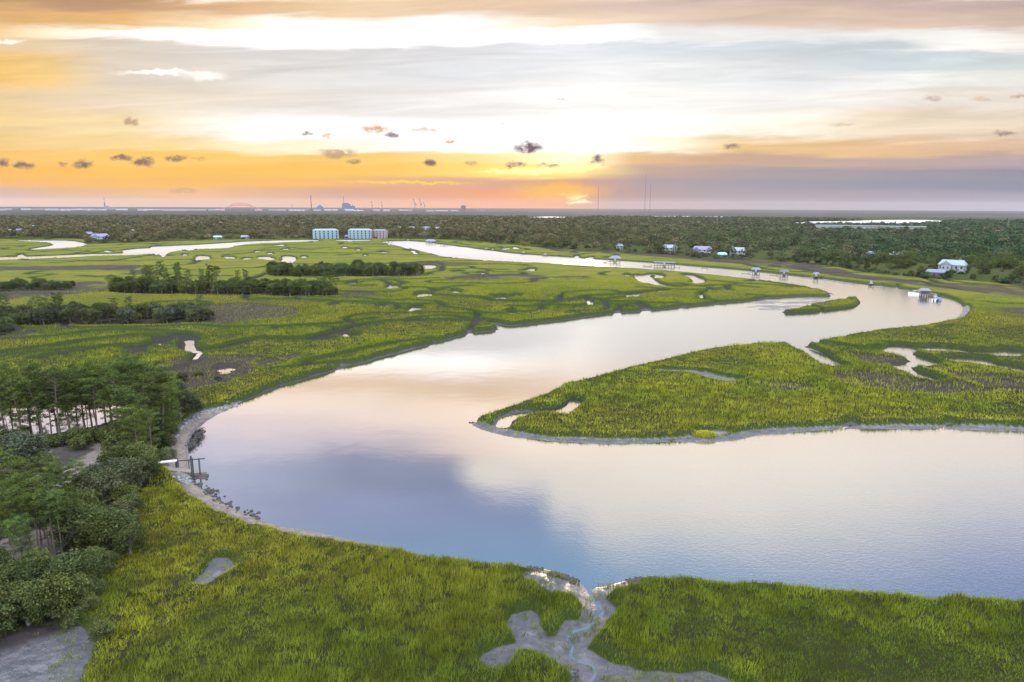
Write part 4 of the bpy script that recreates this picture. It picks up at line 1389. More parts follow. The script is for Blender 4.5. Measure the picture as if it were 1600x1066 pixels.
def build_woods():
    g = np.random.default_rng(77)
    cand = []
    for r0, r1, dens in ((380, 700, 1 / 80.0), (700, 1250, 1 / 95.0), (1250, 3050, 1 / 190.0)):
        area = R(88) * (r1 * r1 - r0 * r0) / 2
        n = int(area * dens)
        r = np.sqrt(g.uniform(r0 * r0, r1 * r1, n))
        t = g.uniform(R(-44), R(44), n)
        cand.append(np.stack([r * np.sin(t), r * np.cos(t), r], -1))
    c = np.concatenate(cand)
    df = sample(DF, c[:, 0], c[:, 1])
    ok = sample(F, c[:, 0], c[:, 1]) & ~sample(W, c[:, 0], c[:, 1])
    cap = np.full(len(c), 99.0)
    for (hx, hy, rad) in HOUSES_CLEAR:            # gardens: nothing grows into a house, only low trees in its view
        hr = math.hypot(hx, hy)
        ux, uy = hx / hr, hy / hr
        al = (c[:, 0] - hx) * ux + (c[:, 1] - hy) * uy
        pe = np.abs((c[:, 0] - hx) * uy - (c[:, 1] - hy) * ux)
        ok &= ~(np.hypot(al, pe) < rad + 4)
        fr = (pe < rad * 0.75) & (al < 0) & (al > -110)
        cap = np.where(fr, np.minimum(cap, 2.5 - al * (CAM_H - 4) / hr), cap)
    # thinner toward the marsh edge, clearings
    ok &= fbm(c[:, 0] / 60, c[:, 1] / 60, 2, 701) < 0.80
    c, df, cap = c[ok], df[ok], cap[ok]
    # height: low scrub at the marsh edge, tall inside
    tone = fbm(c[:, 0] / 45, c[:, 1] / 45, 2, 705)
    h = (7.0 + 9.0 * tone) * (0.5 + 0.5 * sstep(0, 22, df)) * g.uniform(0.65, 1.3, len(c))
    far = c[:, 2] > 1250
    h[far] *= 0.9
    h = np.minimum(h, cap)
    ok = h > 1.6
    c, h, df = c[ok], h[ok], df[ok]
    # low bushes in the gardens and along the marsh edge
    n = 5200
    r = np.sqrt(g.uniform(380**2, 760**2, n))
    t = g.uniform(R(-44), R(44), n)
    e = np.stack([r * np.sin(t), r * np.cos(t), r], -1)
    ok = sample(F, e[:, 0], e[:, 1]) & ~sample(W, e[:, 0], e[:, 1]) & (vnoise(e[:, 0] / 12, e[:, 1] / 12, 733) > 0.3)
    for (hx, hy, rad) in HOUSES_CLEAR:
        ok &= np.hypot(e[:, 0] - hx, e[:, 1] - hy) > rad + 3
    e = e[ok]
    c = np.concatenate([c, e])
    h = np.concatenate([h, g.uniform(2.2, 4.6, len(e))])
    df = np.concatenate([df, np.full(len(e), 5.0)])
    order = np.argsort(c[:, 2])
    c, h, df = c[order], h[order], df[order]
    rank = c[:, 2] + g.uniform(0, 60, len(c))          # nearest first, with a soft border
    rank = rank + (h < 5) * 400.0
    sel = np.zeros(len(c), bool)
    sel[np.argsort(rank)[:255]] = True
    for (x, y, r), hh in zip(c[sel], h[sel]):
        px = proj(x, y, 0)[0]
        if px > 1480:
            lab, gr_ = 'tree of the wood behind the marsh at the right edge of the view', 'wood at the right edge'
        elif px > 1180:
            lab, gr_ = 'tree of the wood behind the roofed docks and the sharp river bend', 'wood behind the river bend'
        elif px > 800:
            lab, gr_ = 'tree of the wood behind the straight river reach and its docks', 'wood behind the river reach'
        else:
            lab, gr_ = 'tree of the wood on the far side of the left marsh', 'wood beyond the left marsh'
        k = 'tall' if random.random() < .72 else 'pine'
        if k == 'pine':
            lab = lab.replace('tree', 'pine')
            gr_ = 'pines of the ' + gr_
            hh = hh * 1.2
        tree(k, x, y, hh, lab, gr_, wide=random.uniform(.95, 1.3) * max(1.0, 7.0 / hh) ** .7)
    c, h = c[~sel], h[~sel]
    # everything else: one woodland, crown by crown
    VV, CC = [], []
    for lo, hi, k, size in ((0, 720, 190, 0.52), (720, 1250, 80, 0.95), (1250, 9999, 20, 2.2)):
        m = (c[:, 2] >= lo) & (c[:, 2] < hi)
        p, hh = c[m], h[m]
        n = len(p)
        if not n:
            continue
        tone_ = (0.45 + 1.0 * g.random(n))
        hue = g.random(n)
        base = np.array((0.030, 0.056, 0.024))[None] * (1 - hue[:, None]) + np.array((0.062, 0.075, 0.032))[None] * hue[:, None]
        east = sstep(-0.1, 0.75, p[:, 0] / p[:, 1])[:, None]      # the wood turns from mixed brownish growth to blue green oaks
        base = base * (np.array((1.25, 0.98, 1.15)) * (1 - east) + np.array((0.62, 0.86, 1.10)) * east)
        base = np.where((g.random(n) < 0.07)[:, None], np.array((0.085, 0.08, 0.06))[None], base)
        R_ = np.maximum(2.2, hh * g.uniform(0.40, 0.60, n))
        d = g.normal(size=(n, k, 3))
        d /= np.linalg.norm(d, axis=2)[:, :, None]
        d[:, :, 2] = np.abs(d[:, :, 2]) * 1.05 - 0.12
        # lumpy crowns
        lump = 1 + 0.28 * np.sin(d[:, :, 0] * 5 + hue[:, None] * 9) * np.cos(d[:, :, 1] * 6 + hue[:, None] * 5)
        P = np.empty((n, k, 3))
        rad = (0.7 + 0.35 * g.random((n, k))) * lump
        P[:, :, 0] = p[:, None, 0] + d[:, :, 0] * R_[:, None] * rad
        P[:, :, 1] = p[:, None, 1] + d[:, :, 1] * R_[:, None] * rad
        P[:, :, 2] = 0.6 + hh[:, None] * 0.52 + d[:, :, 2] * hh[:, None] * 0.46 * rad
        P = P.reshape(-1, 3)
        dd = d.reshape(-1, 3)
        N = len(P)
        nr = dd * 1.3 + g.normal(size=(N, 3)) * 0.28 + np.array([0, 0, .3])
        nr /= np.linalg.norm(nr, axis=1)[:, None]
        a = np.cross(nr, g.normal(size=(N, 3)))
        a /= np.linalg.norm(a, axis=1)[:, None]
        b = np.cross(nr, a)
        s = (size * (0.6 + 0.8 * g.random(N)))[:, None]
        V = np.stack([P - a * s, P - b * s * .7, P + a * s, P + b * s * .7], 1).reshape(-1, 3)
        col = np.repeat(base * tone_[:, None], k, 0) * (0.85 + 0.3 * g.random(N))[:, None]
        VV.append(V)
        CC.append(np.repeat(col, 4, 0))
    # the closed leaf floor of the wood under and between the crowns
    ii = np.concatenate([np.arange(0, NR)[RS < 700][::3], np.arange(0, NR)[(RS >= 700) & (RS < 1300)][::3], np.arange(0, NR)[(RS >= 1300) & (RS < 20000)]])
    jj = np.arange(24, NTH - 24, 3)
    sub = np.ix_(ii, jj)
    x, y = GX[sub], GY[sub]
    inside = F[sub] & ~W[sub]
    hz = (3.0 + 6.0 * fbm(x / 14, y / 14, 3, 711)) * sstep(2, 26, DF[sub] / np.clip(RR[sub] / 700, 1, 3))
    hz = np.where(RR[sub] > 2900, 1.0, hz)
    for (hx, hy, rad) in HOUSES_CLEAR:
        hr = math.hypot(hx, hy)
        al = (x - hx) * hx / hr + (y - hy) * hy / hr
        pe = np.abs((x - hx) * hy / hr - (y - hy) * hx / hr)
        hz = np.where(np.hypot(al, pe) < rad + 2, 0.2, hz)
        fr = (pe < rad + 2) & (al < 0)
        hz = np.where(fr, np.minimum(hz, np.maximum(0.2, 0.3 - al * (CAM_H - 4) / hr)), hz)
    ids = np.arange(x.size).reshape(x.shape)
    okq = inside[:-1, :-1] & inside[1:, :-1] & inside[1:, 1:] & inside[:-1, 1:]
    q = np.stack([ids[:-1, :-1], ids[:-1, 1:], ids[1:, 1:], ids[1:, :-1]], -1)[okq]
    used = np.unique(q)
    remap = np.full(x.size, -1)
    remap[used] = np.arange(len(used))
    Vs = np.stack([x.ravel()[used], y.ravel()[used], hz.ravel()[used] + 0.3], -1)
    q = remap[q]
    tn = fbm(Vs[:, 0] / 35, Vs[:, 1] / 35, 3, 720)[:, None]
    Cs = np.array((0.028, 0.05, 0.020)) * (1 - tn) + np.array((0.062, 0.068, 0.034)) * tn
    V = np.concatenate([Vs] + VV)
    C = np.concatenate([Cs] + CC)
    nq = sum(len(v) for v in VV) // 4
    Q = np.concatenate([q, len(Vs) + np.arange(nq * 4).reshape(-1, 4)])
    o = quads_np('woodland', V, Q, mat=MAT_WOOD, cols=C)
    tag(o, 'dark green woodland stretching from the river to the far plain', 'woodland', kind='stuff')


MAT_WOOD = leaf_material('woodland leaves', (1.0, 1.0, 1.0))
# ------------------------------------------------------------------ built things
def plain(name, col, rough=0.7, spec=0.3, metal=0.0, var=0.12, scale=1.5):
    m, T, out = new_mat(name)
    tc = T.n.new('ShaderNodeTexCoord').outputs['Object']
    n = T.noise(tc, scale, 4.0, 0.6)
    c = T.mix(n, tuple(v * (1 - var) for v in col), tuple(min(1, v * (1 + var)) for v in col))
    principled(T, out, c, rough, spec, metal)
    return m


MW = dict(white=plain('white siding', (0.36, 0.39, 0.42)), blue=plain('pale blue render', (0.23, 0.35, 0.40)), pink=plain('pale pink render', (0.36, 0.29, 0.31)),
          tin=plain('pale blue metal roof', (0.23, 0.28, 0.32), 0.5, 0.4), slate=plain('slate roof', (0.16, 0.18, 0.24), 0.7), dgrey=plain('dark grey roof', (0.10, 0.12, 0.15)),
          brown=plain('brown siding', (0.20, 0.14, 0.11)), glass=plain('window glass', (0.03, 0.04, 0.05), 0.15, 0.6), wood=plain('weathered dock wood', (0.20, 0.18, 0.165), 0.85, 0.2, var=.3),
          dwood=plain('dark wet piling', (0.05, 0.055, 0.055), 0.7, 0.3, var=.3), pwood=plain('pale plank', (0.5, 0.48, 0.45), 0.8), steel=plain('grey blue steel', (0.10, 0.13, 0.20), 0.6),
          conc=plain('pale concrete', (0.22, 0.20, 0.21), 0.8), red=plain('faded red steel', (0.62, 0.16, 0.13), 0.6), plum=plain('violet grey roof', (0.20, 0.18, 0.30), 0.7),
          navy=plain('navy canvas', (0.02, 0.03, 0.06), 0.7), hull=plain('white hull', (0.75, 0.77, 0.8), 0.3, 0.5), bluehull=plain('blue hull', (0.05, 0.12, 0.25), 0.3, 0.5),
          rust=plain('brown steel', (0.13, 0.09, 0.08), 0.8), aqua=plain('turquoise roof', (0.25, 0.55, 0.60), 0.5), black=plain('black silt cloth', (0.012, 0.012, 0.014), 0.7),
          shell=plain('oyster shell and rock', (0.055, 0.055, 0.048), 0.9, 0.2, var=.5, scale=3), stone=plain('grey shore stone', (0.20, 0.21, 0.23), 0.8, 0.2, var=.4, scale=2))


def empty(name, loc, rz=0.0):
    o = bpy.data.objects.new(name, None)
    COL.objects.link(o)
    o.location = loc
    o.rotation_euler = (0, 0, rz)
    return o


def face_cam(x, y, turn=0.0):
    """yaw that turns local -Y to the camera, plus a turn"""
    return -math.atan2(x, y) + R(turn)


def gable(w, d, z, h, over=0.5, hip=0.0, t=0.25):
    V = [(-w / 2 - over, -d / 2 - over, z), (w / 2 + over, -d / 2 - over, z), (w / 2 + over, d / 2 + over, z), (-w / 2 - over, d / 2 + over, z),
         (-w / 2 - over + hip, 0, z + h), (w / 2 + over - hip, 0, z + h)]
    V += [(a, b, c - t) for a, b, c in V[:4]]
    F_ = [(0, 1, 5, 4), (2, 3, 4, 5), (1, 2, 5), (3, 0, 4), (7, 6, 0, 3)[:0] or (6, 7, 1, 0), (7, 8, 2, 1), (8, 9, 3, 2), (9, 6, 0, 3), (9, 8, 7, 6)]
    return V, F_


def windows(root, w, d, zs, n, wmat, ww=1.1, wh=1.5, x0=None, frame=True, y=None):
    for z in zs:
        for i in range(n):
            cx = -w / 2 + (i + 0.5) * w / n
            yy = -d / 2 if y is None else y
            f = MB().box(cx - ww / 2, cx + ww / 2, yy - 0.06, yy + 0.02, z, z + wh).build('window', wmat, root)
            if frame:
                MB().box(cx - ww / 2 - .12, cx + ww / 2 + .12, yy - 0.12, yy - .062, z - .14, z - .01).build('sill', MW['white'], f)


def house(px, py, w, d, wh, rh, wall, roof, label, turn=0, hip=2.0, n=4, name='house', porch=None, wing=None, cat='house', chimney=False, storeys=2):
    x, y = gp(px, py)
    root = empty(name, (x, y, 0.6), face_cam(x, y, turn))
    tag(root, label, cat)
    MB().box(-w / 2, w / 2, -d / 2, d / 2, -0.8, wh).build('wall', MW[wall], root)
    rf = MB().add(*gable(w, d, wh + 0.05, rh, 0.6, hip)).build('roof', MW[roof], root)
    if chimney:
        MB().box(w * .22, w * .22 + 1.1, 0.4, 1.5, wh + .3, wh + rh + 1.0).build('chimney', MW['conc'], rf)
    sh = wh / storeys
    windows(root, w, d, [k * sh + 0.9 for k in range(storeys)], n, MW['glass'], ww=min(1.4, w / n * .5), wh=min(1.7, sh * .55))
    if porch:
        MB().box(-w * .42, w * .42, -d / 2 - porch, -d / 2 - .01, sh - .25, sh).build('porch', MW[wall], root)
        for i in range(4):
            cx = -w * .4 + i * w * .8 / 3
            MB().box(cx - .12, cx + .12, -d / 2 - porch + .1, -d / 2 - porch + .34, -.8, sh - .26).build('porch_post', MW['white'], root)
    if wing:
        wx, ww_, wd, hh = wing
        MB().box(wx - ww_ / 2, wx + ww_ / 2, -wd / 2 - 2.0, wd / 2 - 2.0, -.8, hh).build('wing', MW[wall], root)
        V, F_ = gable(wd, ww_, hh + .05, rh * .75, .5, 0.0)
        V = [(wx - b, a - 2.0, c) for a, b, c in V]
        MB().add(V, F_).build('wing_roof', MW[roof], root)
        for dx in (-1, 1):
            MB().box(wx + dx * ww_ * .22 - .5, wx + dx * ww_ * .22 + .5, -wd / 2 - 2.07, -wd / 2 - 1.99, hh * .55, hh * .55 + 1.5).build('window', MW['glass'], root)
    HOUSES_CLEAR.append((x, y, max(w, d) / 2))
    return root


def apartment(px, py, w, d, h, wall, roof, label, cols, turn=0, rh=2.2):
    x, y = gp(px, py)
    root = empty('apartment_building', (x, y, .6), face_cam(x, y, turn))
    tag(root, label, 'apartment building')
    MB().box(-w / 2, w / 2, -d / 2, d / 2, -.8, h).build('wall', MW[wall], root)
    MB().add(*gable(w, d, h + .05, rh, .7, 4.0)).build('roof', MW[roof], root)
    st = h / 4
    for k in range(4):
        for i in range(cols):
            cx = -w / 2 + (i + .5) * w / cols
            rec = MB().box(cx - w / cols * .15, cx + w / cols * .15, -d / 2 - .05, -d / 2 + .02, k * st + .5, k * st + st * .78).build('window', MW['glass'], root)
            MB().box(cx - w / cols * .3, cx + w / cols * .3, -d / 2 - 1.3, -d / 2 - .06, k * st + .2, k * st + .42).build('balcony', MW[wall], root)
    HOUSES_CLEAR.append((x, y, w / 2))
    return root


apartment(509, 374.2, 36, 16, 13.0, 'blue', 'tin', 'turquoise four storey apartment block by the far channel, the left of two', 6, turn=6)
apartment(563, 373.8, 34, 16, 13.0, 'blue', 'tin', 'turquoise four storey apartment block by the far channel, the right of two', 6, turn=-4)
apartment(594, 373.4, 20, 14, 12.0, 'pink', 'slate', 'pale pink apartment block touching the right turquoise block', 4, turn=-18)
house(545, 373.4, 12, 8, 3.4, 2.0, 'white', 'plum', 'low white clubhouse between the two turquoise apartment blocks', n=4, storeys=1)
house(157, 377.5, 20, 11, 6.5, 3.6, 'blue', 'plum', 'large pale blue house with a violet roof at the far left creek', turn=8, porch=3, wing=(-7, 6, 12, 7.0))
house(140, 373, 10, 9, 6.5, 3.0, 'brown', 'slate', 'brown house just left of the pale blue house with the violet roof')
house(665, 366, 16, 11, 9, 4, 'white', 'slate', 'tall white house with dark gables above the trees behind the upper river', porch=3, wing=(-4, 6, 12, 9), chimney=True)
house(684, 365, 9, 9, 8, 3.5, 'white', 'tin', 'narrow white house right beside the tall one with dark gables')
house(644, 361, 14, 10, 5, 3, 'blue', 'tin', 'pale blue house left of the tall white house with dark gables')
house(624, 361, 8, 8, 5, 3, 'white', 'tin', 'small pale house between the pink block and the tall white house', n=2)
house(697, 368, 11, 7, 3.4, 2, 'blue', 'tin', 'low blue cottage right of the tall white house', n=3, storeys=1)
house(52, 360, 14, 10, 5.5, 3, 'blue', 'aqua', 'house with a long turquoise roof in the far left woods', n=4)
house(30, 365, 11, 9, 4.5, 3, 'blue', 'plum', 'small house with a dull blue roof at the far left', n=3)
house(14, 366, 10, 9, 4.5, 3, 'blue', 'tin', 'small pale roofed house closest to the left edge', n=3)
house(134, 360.5, 7, 7, 4, 2, 'white', 'aqua', 'tiny turquoise roof peeking from the woods above the creek end', n=2, storeys=1)
house(208, 367, 9, 8, 5, 3, 'blue', 'tin', 'small pale house in the woods right of the violet roofed one', n=2)
house(323, 367, 18, 9, 4, 2.4, 'white', 'slate', 'long low grey roofed house in the woods left of the apartments', n=5, storeys=1)
house(352, 366, 12, 9, 5, 3, 'blue', 'plum', 'bluish house at the right end of the long low grey roof', n=3)
house(340, 374.5, 12, 7, 3.2, 1.8, 'blue', 'aqua', 'low turquoise cottage near the far channel bank', n=3, storeys=1)
house(383, 374.2, 12, 7, 3.4, 2, 'white', 'tin', 'low white cottage near the far channel bank', n=3, storeys=1)
house(430, 366, 22, 9, 4.5, 2.2, 'conc', 'slate', 'long beige house in the woods left of the turquoise blocks', n=6, storeys=1)
house(968, 392, 8, 7, 5.0, 2.4, 'blue', 'slate', 'small pale blue house above the first roofed dock', n=2)
house(1046, 395.5, 16, 10, 5.2, 3.4, 'white', 'tin', 'white house with a pale metal roof above the long covered dock', wing=(5, 5, 11, 5.5))
house(1097, 399, 19, 11, 5.6, 3.4, 'white', 'plum', 'wide white house with a violet grey roof behind bushes', wing=(-6, 5.5, 12, 5.8), porch=2.5)
house(1128, 403.5, 9, 7, 3.4, 1.8, 'blue', 'aqua', 'small pale green cottage left of the white gabled house', n=2, storeys=1)
house(1152, 402, 15, 10, 6.2, 3.2, 'white', 'tin', 'bright white house with a tall gable at the left end beside the cottage', wing=(-5, 5, 11, 8), chimney=False)
house(1399, 405, 10, 8, 4.2, 2.6, 'white', 'tin', 'pale roof peeking out of the woods behind the sharp bend', n=3)
house(1358, 403, 8, 7, 4.0, 2.2, 'conc', 'slate', 'small grey roof deep in the woods left of the pale one', n=2)
house(1487, 429, 17, 11, 7.0, 3.6, 'white', 'tin', 'big white villa with a pale metal roof in the woods on the right', wing=(-3, 6.5, 13, 7.6), chimney=True, n=5, turn=-10)
house(1462, 434, 13, 8, 3.6, 2.0, 'slate', 'slate', 'low slate blue building just below the big white villa', n=4, storeys=1, turn=6)

# the long warehouse in front of the lake
x, y = gp(1357, 361.5)
wh = empty('warehouse', (x, y, .5), face_cam(x, y, 0))
tag(wh, 'very long low pale warehouse in front of the far lake', 'warehouse')
MB().box(-105, 105, -15, 15, -1, 10.5).build('wall', MW['white'], wh)
MB().box(-107, 107, -17, 17, 10.55, 11.6).build('roof', MW['tin'], wh)
for i in range(9):
    MB().box(-94 + i * 22, -84 + i * 22, -15.2, -14.98, 0, 6.5).build('door', MW['slate'], wh)
HOUSES_CLEAR += [(x + q * math.cos(face_cam(x, y)), y + q * math.sin(face_cam(x, y)), 20) for q in range(-90, 91, 36)]


def pole(px, py, ty, label, r=.35, mat='conc', name='utility_pole'):
    x, y, h = height_for(px, py, ty)
    root = empty(name, (x, y, .3), face_cam(x, y))
    tag(root, label, name.replace('_', ' '))
    MB().tube([(0, 0, -1), (0, 0, h * .5), (0, 0, h)], [r, r * .8, r * .6], 6).build('mast', MW[mat], root)
    MB().box(-2.2, 2.2, -.2, .2, h * .93, h * .95).build('crossarm', MW[mat], root)


pole(1120, 356, 342, 'slim pale pole above the woods left of the far lake, the left of two')
pole(1195, 356, 343.5, 'slim pale pole above the woods left of the far lake, the right of two')
pole(1574, 360, 345, 'slim white pole over the woods at the right edge of the view', .45)
pole(1297, 350, 345, 'short pole standing before the left end of the far lake', .3)


for i, (px, ty) in enumerate(((1251, 346), (1262, 345.5), (1279, 346.5), (1300, 347), (1312, 345.5), (1330, 347), (1361, 345.8), (1378, 345), (1391, 347), (1398, 346.5), (1413, 346), (1426, 347), (1450, 346.5), (1456, 345.5))):
    ptree('oak' if i % 3 else 'pine', px, 356.3, ty, 'dark tree in silhouette against the far lake, ' + ['first', 'second', 'third', 'fourth', 'fifth', 'sixth', 'seventh', 'eighth', 'ninth', 'tenth', 'eleventh', 'twelfth', 'thirteenth', 'fourteenth'][i] + ' from the left', 'trees against the far lake', wide=.8)


# ---- docks
def dock(px, py, w, label, roof=None, rh=2.0, float_dx=None, top=4.2, walk=0.0, turn=0, posts=4, deckz=1.5, d=5.0, flat=False, mat='wood'):
    x, y = gp(px, py)
    root = empty('boat_dock', (x, y, 0), face_cam(x, y, turn))
    tag(root, label, 'dock')
    MB().box(-w / 2, w / 2, -d / 2, d / 2, deckz - .25, deckz).build('deck', MW[mat], root)
    for i in range(posts):
        for s in (-1, 1):
            cx = -w / 2 + .3 + i * (w - .6) / (posts - 1)
            hh = top if roof else deckz + 1.0
            MB().tube([(cx, s * (d / 2 - .2), -1.5), (cx, s * (d / 2 - .2), hh - .02)], .18, 6).build('post', MW['dwood'], root)
    if roof:
        if flat:
            MB().box(-w / 2 - .5, w / 2 + .5, -d / 2 - .5, d / 2 + .5, top, top + .35).build('roof', MW[roof], root)
        else:
            MB().add(*gable(w, d, top + .25, rh, .7, w * .3)).build('roof', MW[roof], root)
    if float_dx is not None:
        MB().box(float_dx - 3.5, float_dx + 3.5, -d / 2 - 2.2, -d / 2 - .2, -.1, .4).build('float', MW[mat], root)
        MB().tube([(float_dx * .9, -d / 2 - .8, .4), (math.copysign(w / 2 - .4, float_dx), -d / 2 + .3, deckz)], .22, 4).build('gangway', MW['wood'], root)
    if walk:
        MB().box(-.8, .8, d / 2 + .01, d / 2 + walk, deckz - .2, deckz - .02).build('walkway', MW['wood'], root)
    return root


dock(961, 411, 9.5, 'dock with a grey gabled roof, the leftmost roofed dock of the straight reach', 'slate', 2.2, float_dx=-11, walk=45)
dock(1038, 417.5, 17, 'long dock with a flat slatted roof on many pilings', 'slate', flat=True, top=4.0, posts=8, walk=40, float_dx=-14)
dock(1181, 428, 5.6, 'small roofed dock with a low float, between the long covered dock and the bend', 'slate', 1.4, top=3.3, float_dx=-7, walk=30, d=4.2)
dock(1225, 431, 5.4, 'small square roofed dock just before the river bend', 'dgrey', 1.3, top=3.2, float_dx=-6.5, walk=28, d=4.2)
dock(1275, 434.8, 2.8, 'narrow roofed dock with a tiny canopy at the river bend', 'slate', 0.9, top=3.2, float_dx=-5.5, walk=24, posts=2, d=3.0)
dock(1361, 446.5, 3.0, 'low unroofed landing right of the long floating pontoon', None, walk=18, posts=2, d=2.5)
dock(673, 382, 13, 'dock with a violet roof on the upper river', 'plum', 2.4, float_dx=11, walk=30)
dock(694, 385, 9, 'open dark dock right beside the violet roofed one', None, posts=3, walk=20)
dock(607, 380.5, 10, 'dark open dock where the upper river begins', None, posts=3, walk=10)
dock(818, 397.5, 6, 'small open dock on the far bank of the upper river', None, posts=2, walk=25)
dock(852, 400.5, 6, 'low open dock left of the gabled grey roof', None, posts=2, walk=25)
dock(760, 391, 6, 'tiny dock on the far bank where the upper river widens', None, posts=2, walk=22)


def float_line(a, b, w, label, name='floating_pontoon', z=0.35, mat='wood'):
    x0, y0 = gp(*a)
    x1, y1 = gp(*b)
    L = math.hypot(x1 - x0, y1 - y0)
    root = empty(name, ((x0 + x1) / 2, (y0 + y1) / 2, 0), math.atan2(y1 - y0, x1 - x0))
    tag(root, label, 'pontoon')
    MB().box(-L / 2, L / 2, -w / 2, w / 2, -.1, z).build('deck', MW[mat], root)
    n = max(2, int(L / 7))
    for i in range(n):
        cx = -L / 2 + .4 + i * (L - .8) / (n - 1)
        MB().tube([(cx, w / 2 + .2, -1.5), (cx, w / 2 + .2, 1.7)], .16, 6).build('post', MW['dwood'], root)


float_line((1286, 437), (1334, 444.5), 2.0, 'long thin floating pontoon along the river bend')
float_line((1362, 447.8), (1381, 450), 2.0, 'short floating pontoon with two posts right of the long one')
float_line((1005, 415.8), (1018, 416.4), 1.6, 'short dark float left of the long covered dock')
float_line((1053, 418.5), (1062, 419), 1.6, 'short dark float right of the long covered dock')
float_line((1096, 419.5), (1106, 420), 1.6, 'short dark float on its own in the straight reach')

# the boathouse at the outer bend
bh = dock(1444, 463, 4.4, 'boathouse with a rounded grey roof and dark red boat lift at the outer bend', 'slate', 1.2, top=3.3, walk=14, d=4.2, turn=12)
MB().box(-1.6, 1.6, -1.5, 1.5, 1.9, 2.9).build('boat_lift', MW['rust'], bh)
float_line((1452, 462), (1462, 463.5), 1.6, 'short walkway on posts from the boathouse to the bank', 'walkway', 1.6)


def boat(px, py, L, label, hull='hull', top=None, turn=0, name='motor_boat'):
    x, y = gp(px, py)
    root = empty(name, (x, y, 0), face_cam(x, y, turn))
    tag(root, label, 'boat')
    w = L * .34
    S_ = []
    for i in range(8):
        t = i / 7
        hw = w / 2 * (1 - max(0, (t - .45) / .55) ** 2.2)
        S_.append([(-L / 2 + t * L, -hw, .75 + .25 * t), (-L / 2 + t * L, -hw * .75, -.1), (-L / 2 + t * L, hw * .75, -.1), (-L / 2 + t * L, hw, .75 + .25 * t)])
    V = [p for s in S_ for p in s]
    Fc = []
    for i in range(7):
        for k in range(3):
            a = i * 4 + k
            Fc.append((a, a + 1, a + 5, a + 4))
        Fc.append((i * 4 + 3, i * 4, i * 4 + 4, i * 4 + 7))
    Fc.append((0, 3, 2, 1))
    MB().add(V, Fc).build('hull', MW[hull], root)
    MB().box(-.5, .6, -.45, .45, .8, 1.7).build('console', MW['white'], root)
    if top:
        MB().box(-L * .2, L * .16, -w * .42, w * .42, 2.25, 2.4).build('canopy', MW[top], root)
        for a in (-1, 1):
            for b in (-1, 1):
                MB().tube([(a * L * .14 - .1, b * w * .36, .8), (a * L * .14 - .1, b * w * .36, 2.24)], .05, 4).build('canopy_post', MW['steel'], root)
    MB().box(-L / 2 - .5, -L / 2 - .02, -.25, .25, -.1, 1.2).build('outboard_motor', MW['navy'], root)


boat(1429, 460, 6.5, 'white motor boat moored left of the boathouse', top='white', turn=170)
boat(1461, 469.5, 6.0, 'white motor boat with an open deck right of the boathouse', top='white', turn=80)
boat(1468, 470, 6.0, 'blue motor boat under a dark canvas top, the rightmost boat', 'bluehull', 'navy', turn=75)
boat(637, 376, 8, 'white boat at the very start of the upper river', turn=10)


# ---- the ruined pier on the left shore
def zp(px, py, z):
    x, y = gp(px, py, z)
    return Vector((x, y, z))


base = Vector((*gp(290, 738), 0))
pier = empty('wooden_pier', base)
tag(pier, 'old wooden pier with bare posts and a single long beam', 'pier')


def rel(v):
    return tuple(v - base)


DZ = 3.1
a0, a1, a2 = zp(243, 724, DZ), zp(276, 720.5, DZ), zp(320, 716.5, DZ)
dirv = (a1 - a0).normalized()
sv = Vector((-dirv.y, dirv.x, 0)) * .45
up = Vector((0, 0, .16))
V = [rel(p) for p in (a0 - sv, a1 - sv, a1 + sv, a0 + sv, a0 - sv + up, a1 - sv + up, a1 + sv + up, a0 + sv + up)]
MB().add(V, [(0, 3, 2, 1), (4, 5, 6, 7), (0, 1, 5, 4), (1, 2, 6, 5), (2, 3, 7, 6), (3, 0, 4, 7)]).build('deck', MW['pwood'], pier)
MB().tube([rel(a1), rel((a1 + a2) / 2), rel(a2)], .12, 5).build('beam', MW['dwood'], pier)
for (bx, by, ty, r) in ((276.5, 736, 715.5, .2), (278.5, 735, 716, .2), (252.5, 728, 721, .12), (296, 736, 718.5, .10), (301, 748, 712.5, .18), (303, 747, 716, .12), (313, 744, 716.5, .15)):
    X, Y, h = height_for(bx, by, ty)
    b = Vector((X, Y, 0)) - base
    MB().tube([(b.x, b.y, -1.2), (b.x, b.y, h)], r, 7).build('post', MW['dwood'], pier)
fl = empty('floating_dock', Vector((*gp(312, 744.5), 0)), -.1)
tag(fl, 'dark low floating platform at the seaward end of the ruined pier', 'floating dock')
MB().box(-1.6, 1.5, -.55, .55, -.1, .35).build('deck', MW['dwood'], fl)
MB().box(-1.6, 1.5, -.59, -.551, -.05, .25).build('bumper', MW['rust'], fl)
rp = empty('landing_ramp', Vector((*gp(283, 738.5), 0)), -.06)
tag(rp, 'grey pointed landing ramp sloping from the bank under the pier', 'ramp')
V = [(-5, -.8, .95), (3.2, -.75, .30), (5.0, .05, .25), (3.2, .75, .35), (-5, .8, 1.0)]
V += [(a, b, c - .3) for a, b, c in V]
MB().add(V, [(0, 1, 2, 3, 4), (9, 8, 7, 6, 5), (0, 5, 6, 1), (1, 6, 7, 2), (2, 7, 8, 3), (3, 8, 9, 4), (4, 9, 5, 0)]).build('deck', MW['wood'], rp)
for cx in (-3, 0, 3):
    MB().box(cx - .1, cx + .1, -.95, .95, -.8, -.02 + .3).build('support', MW['dwood'], rp)

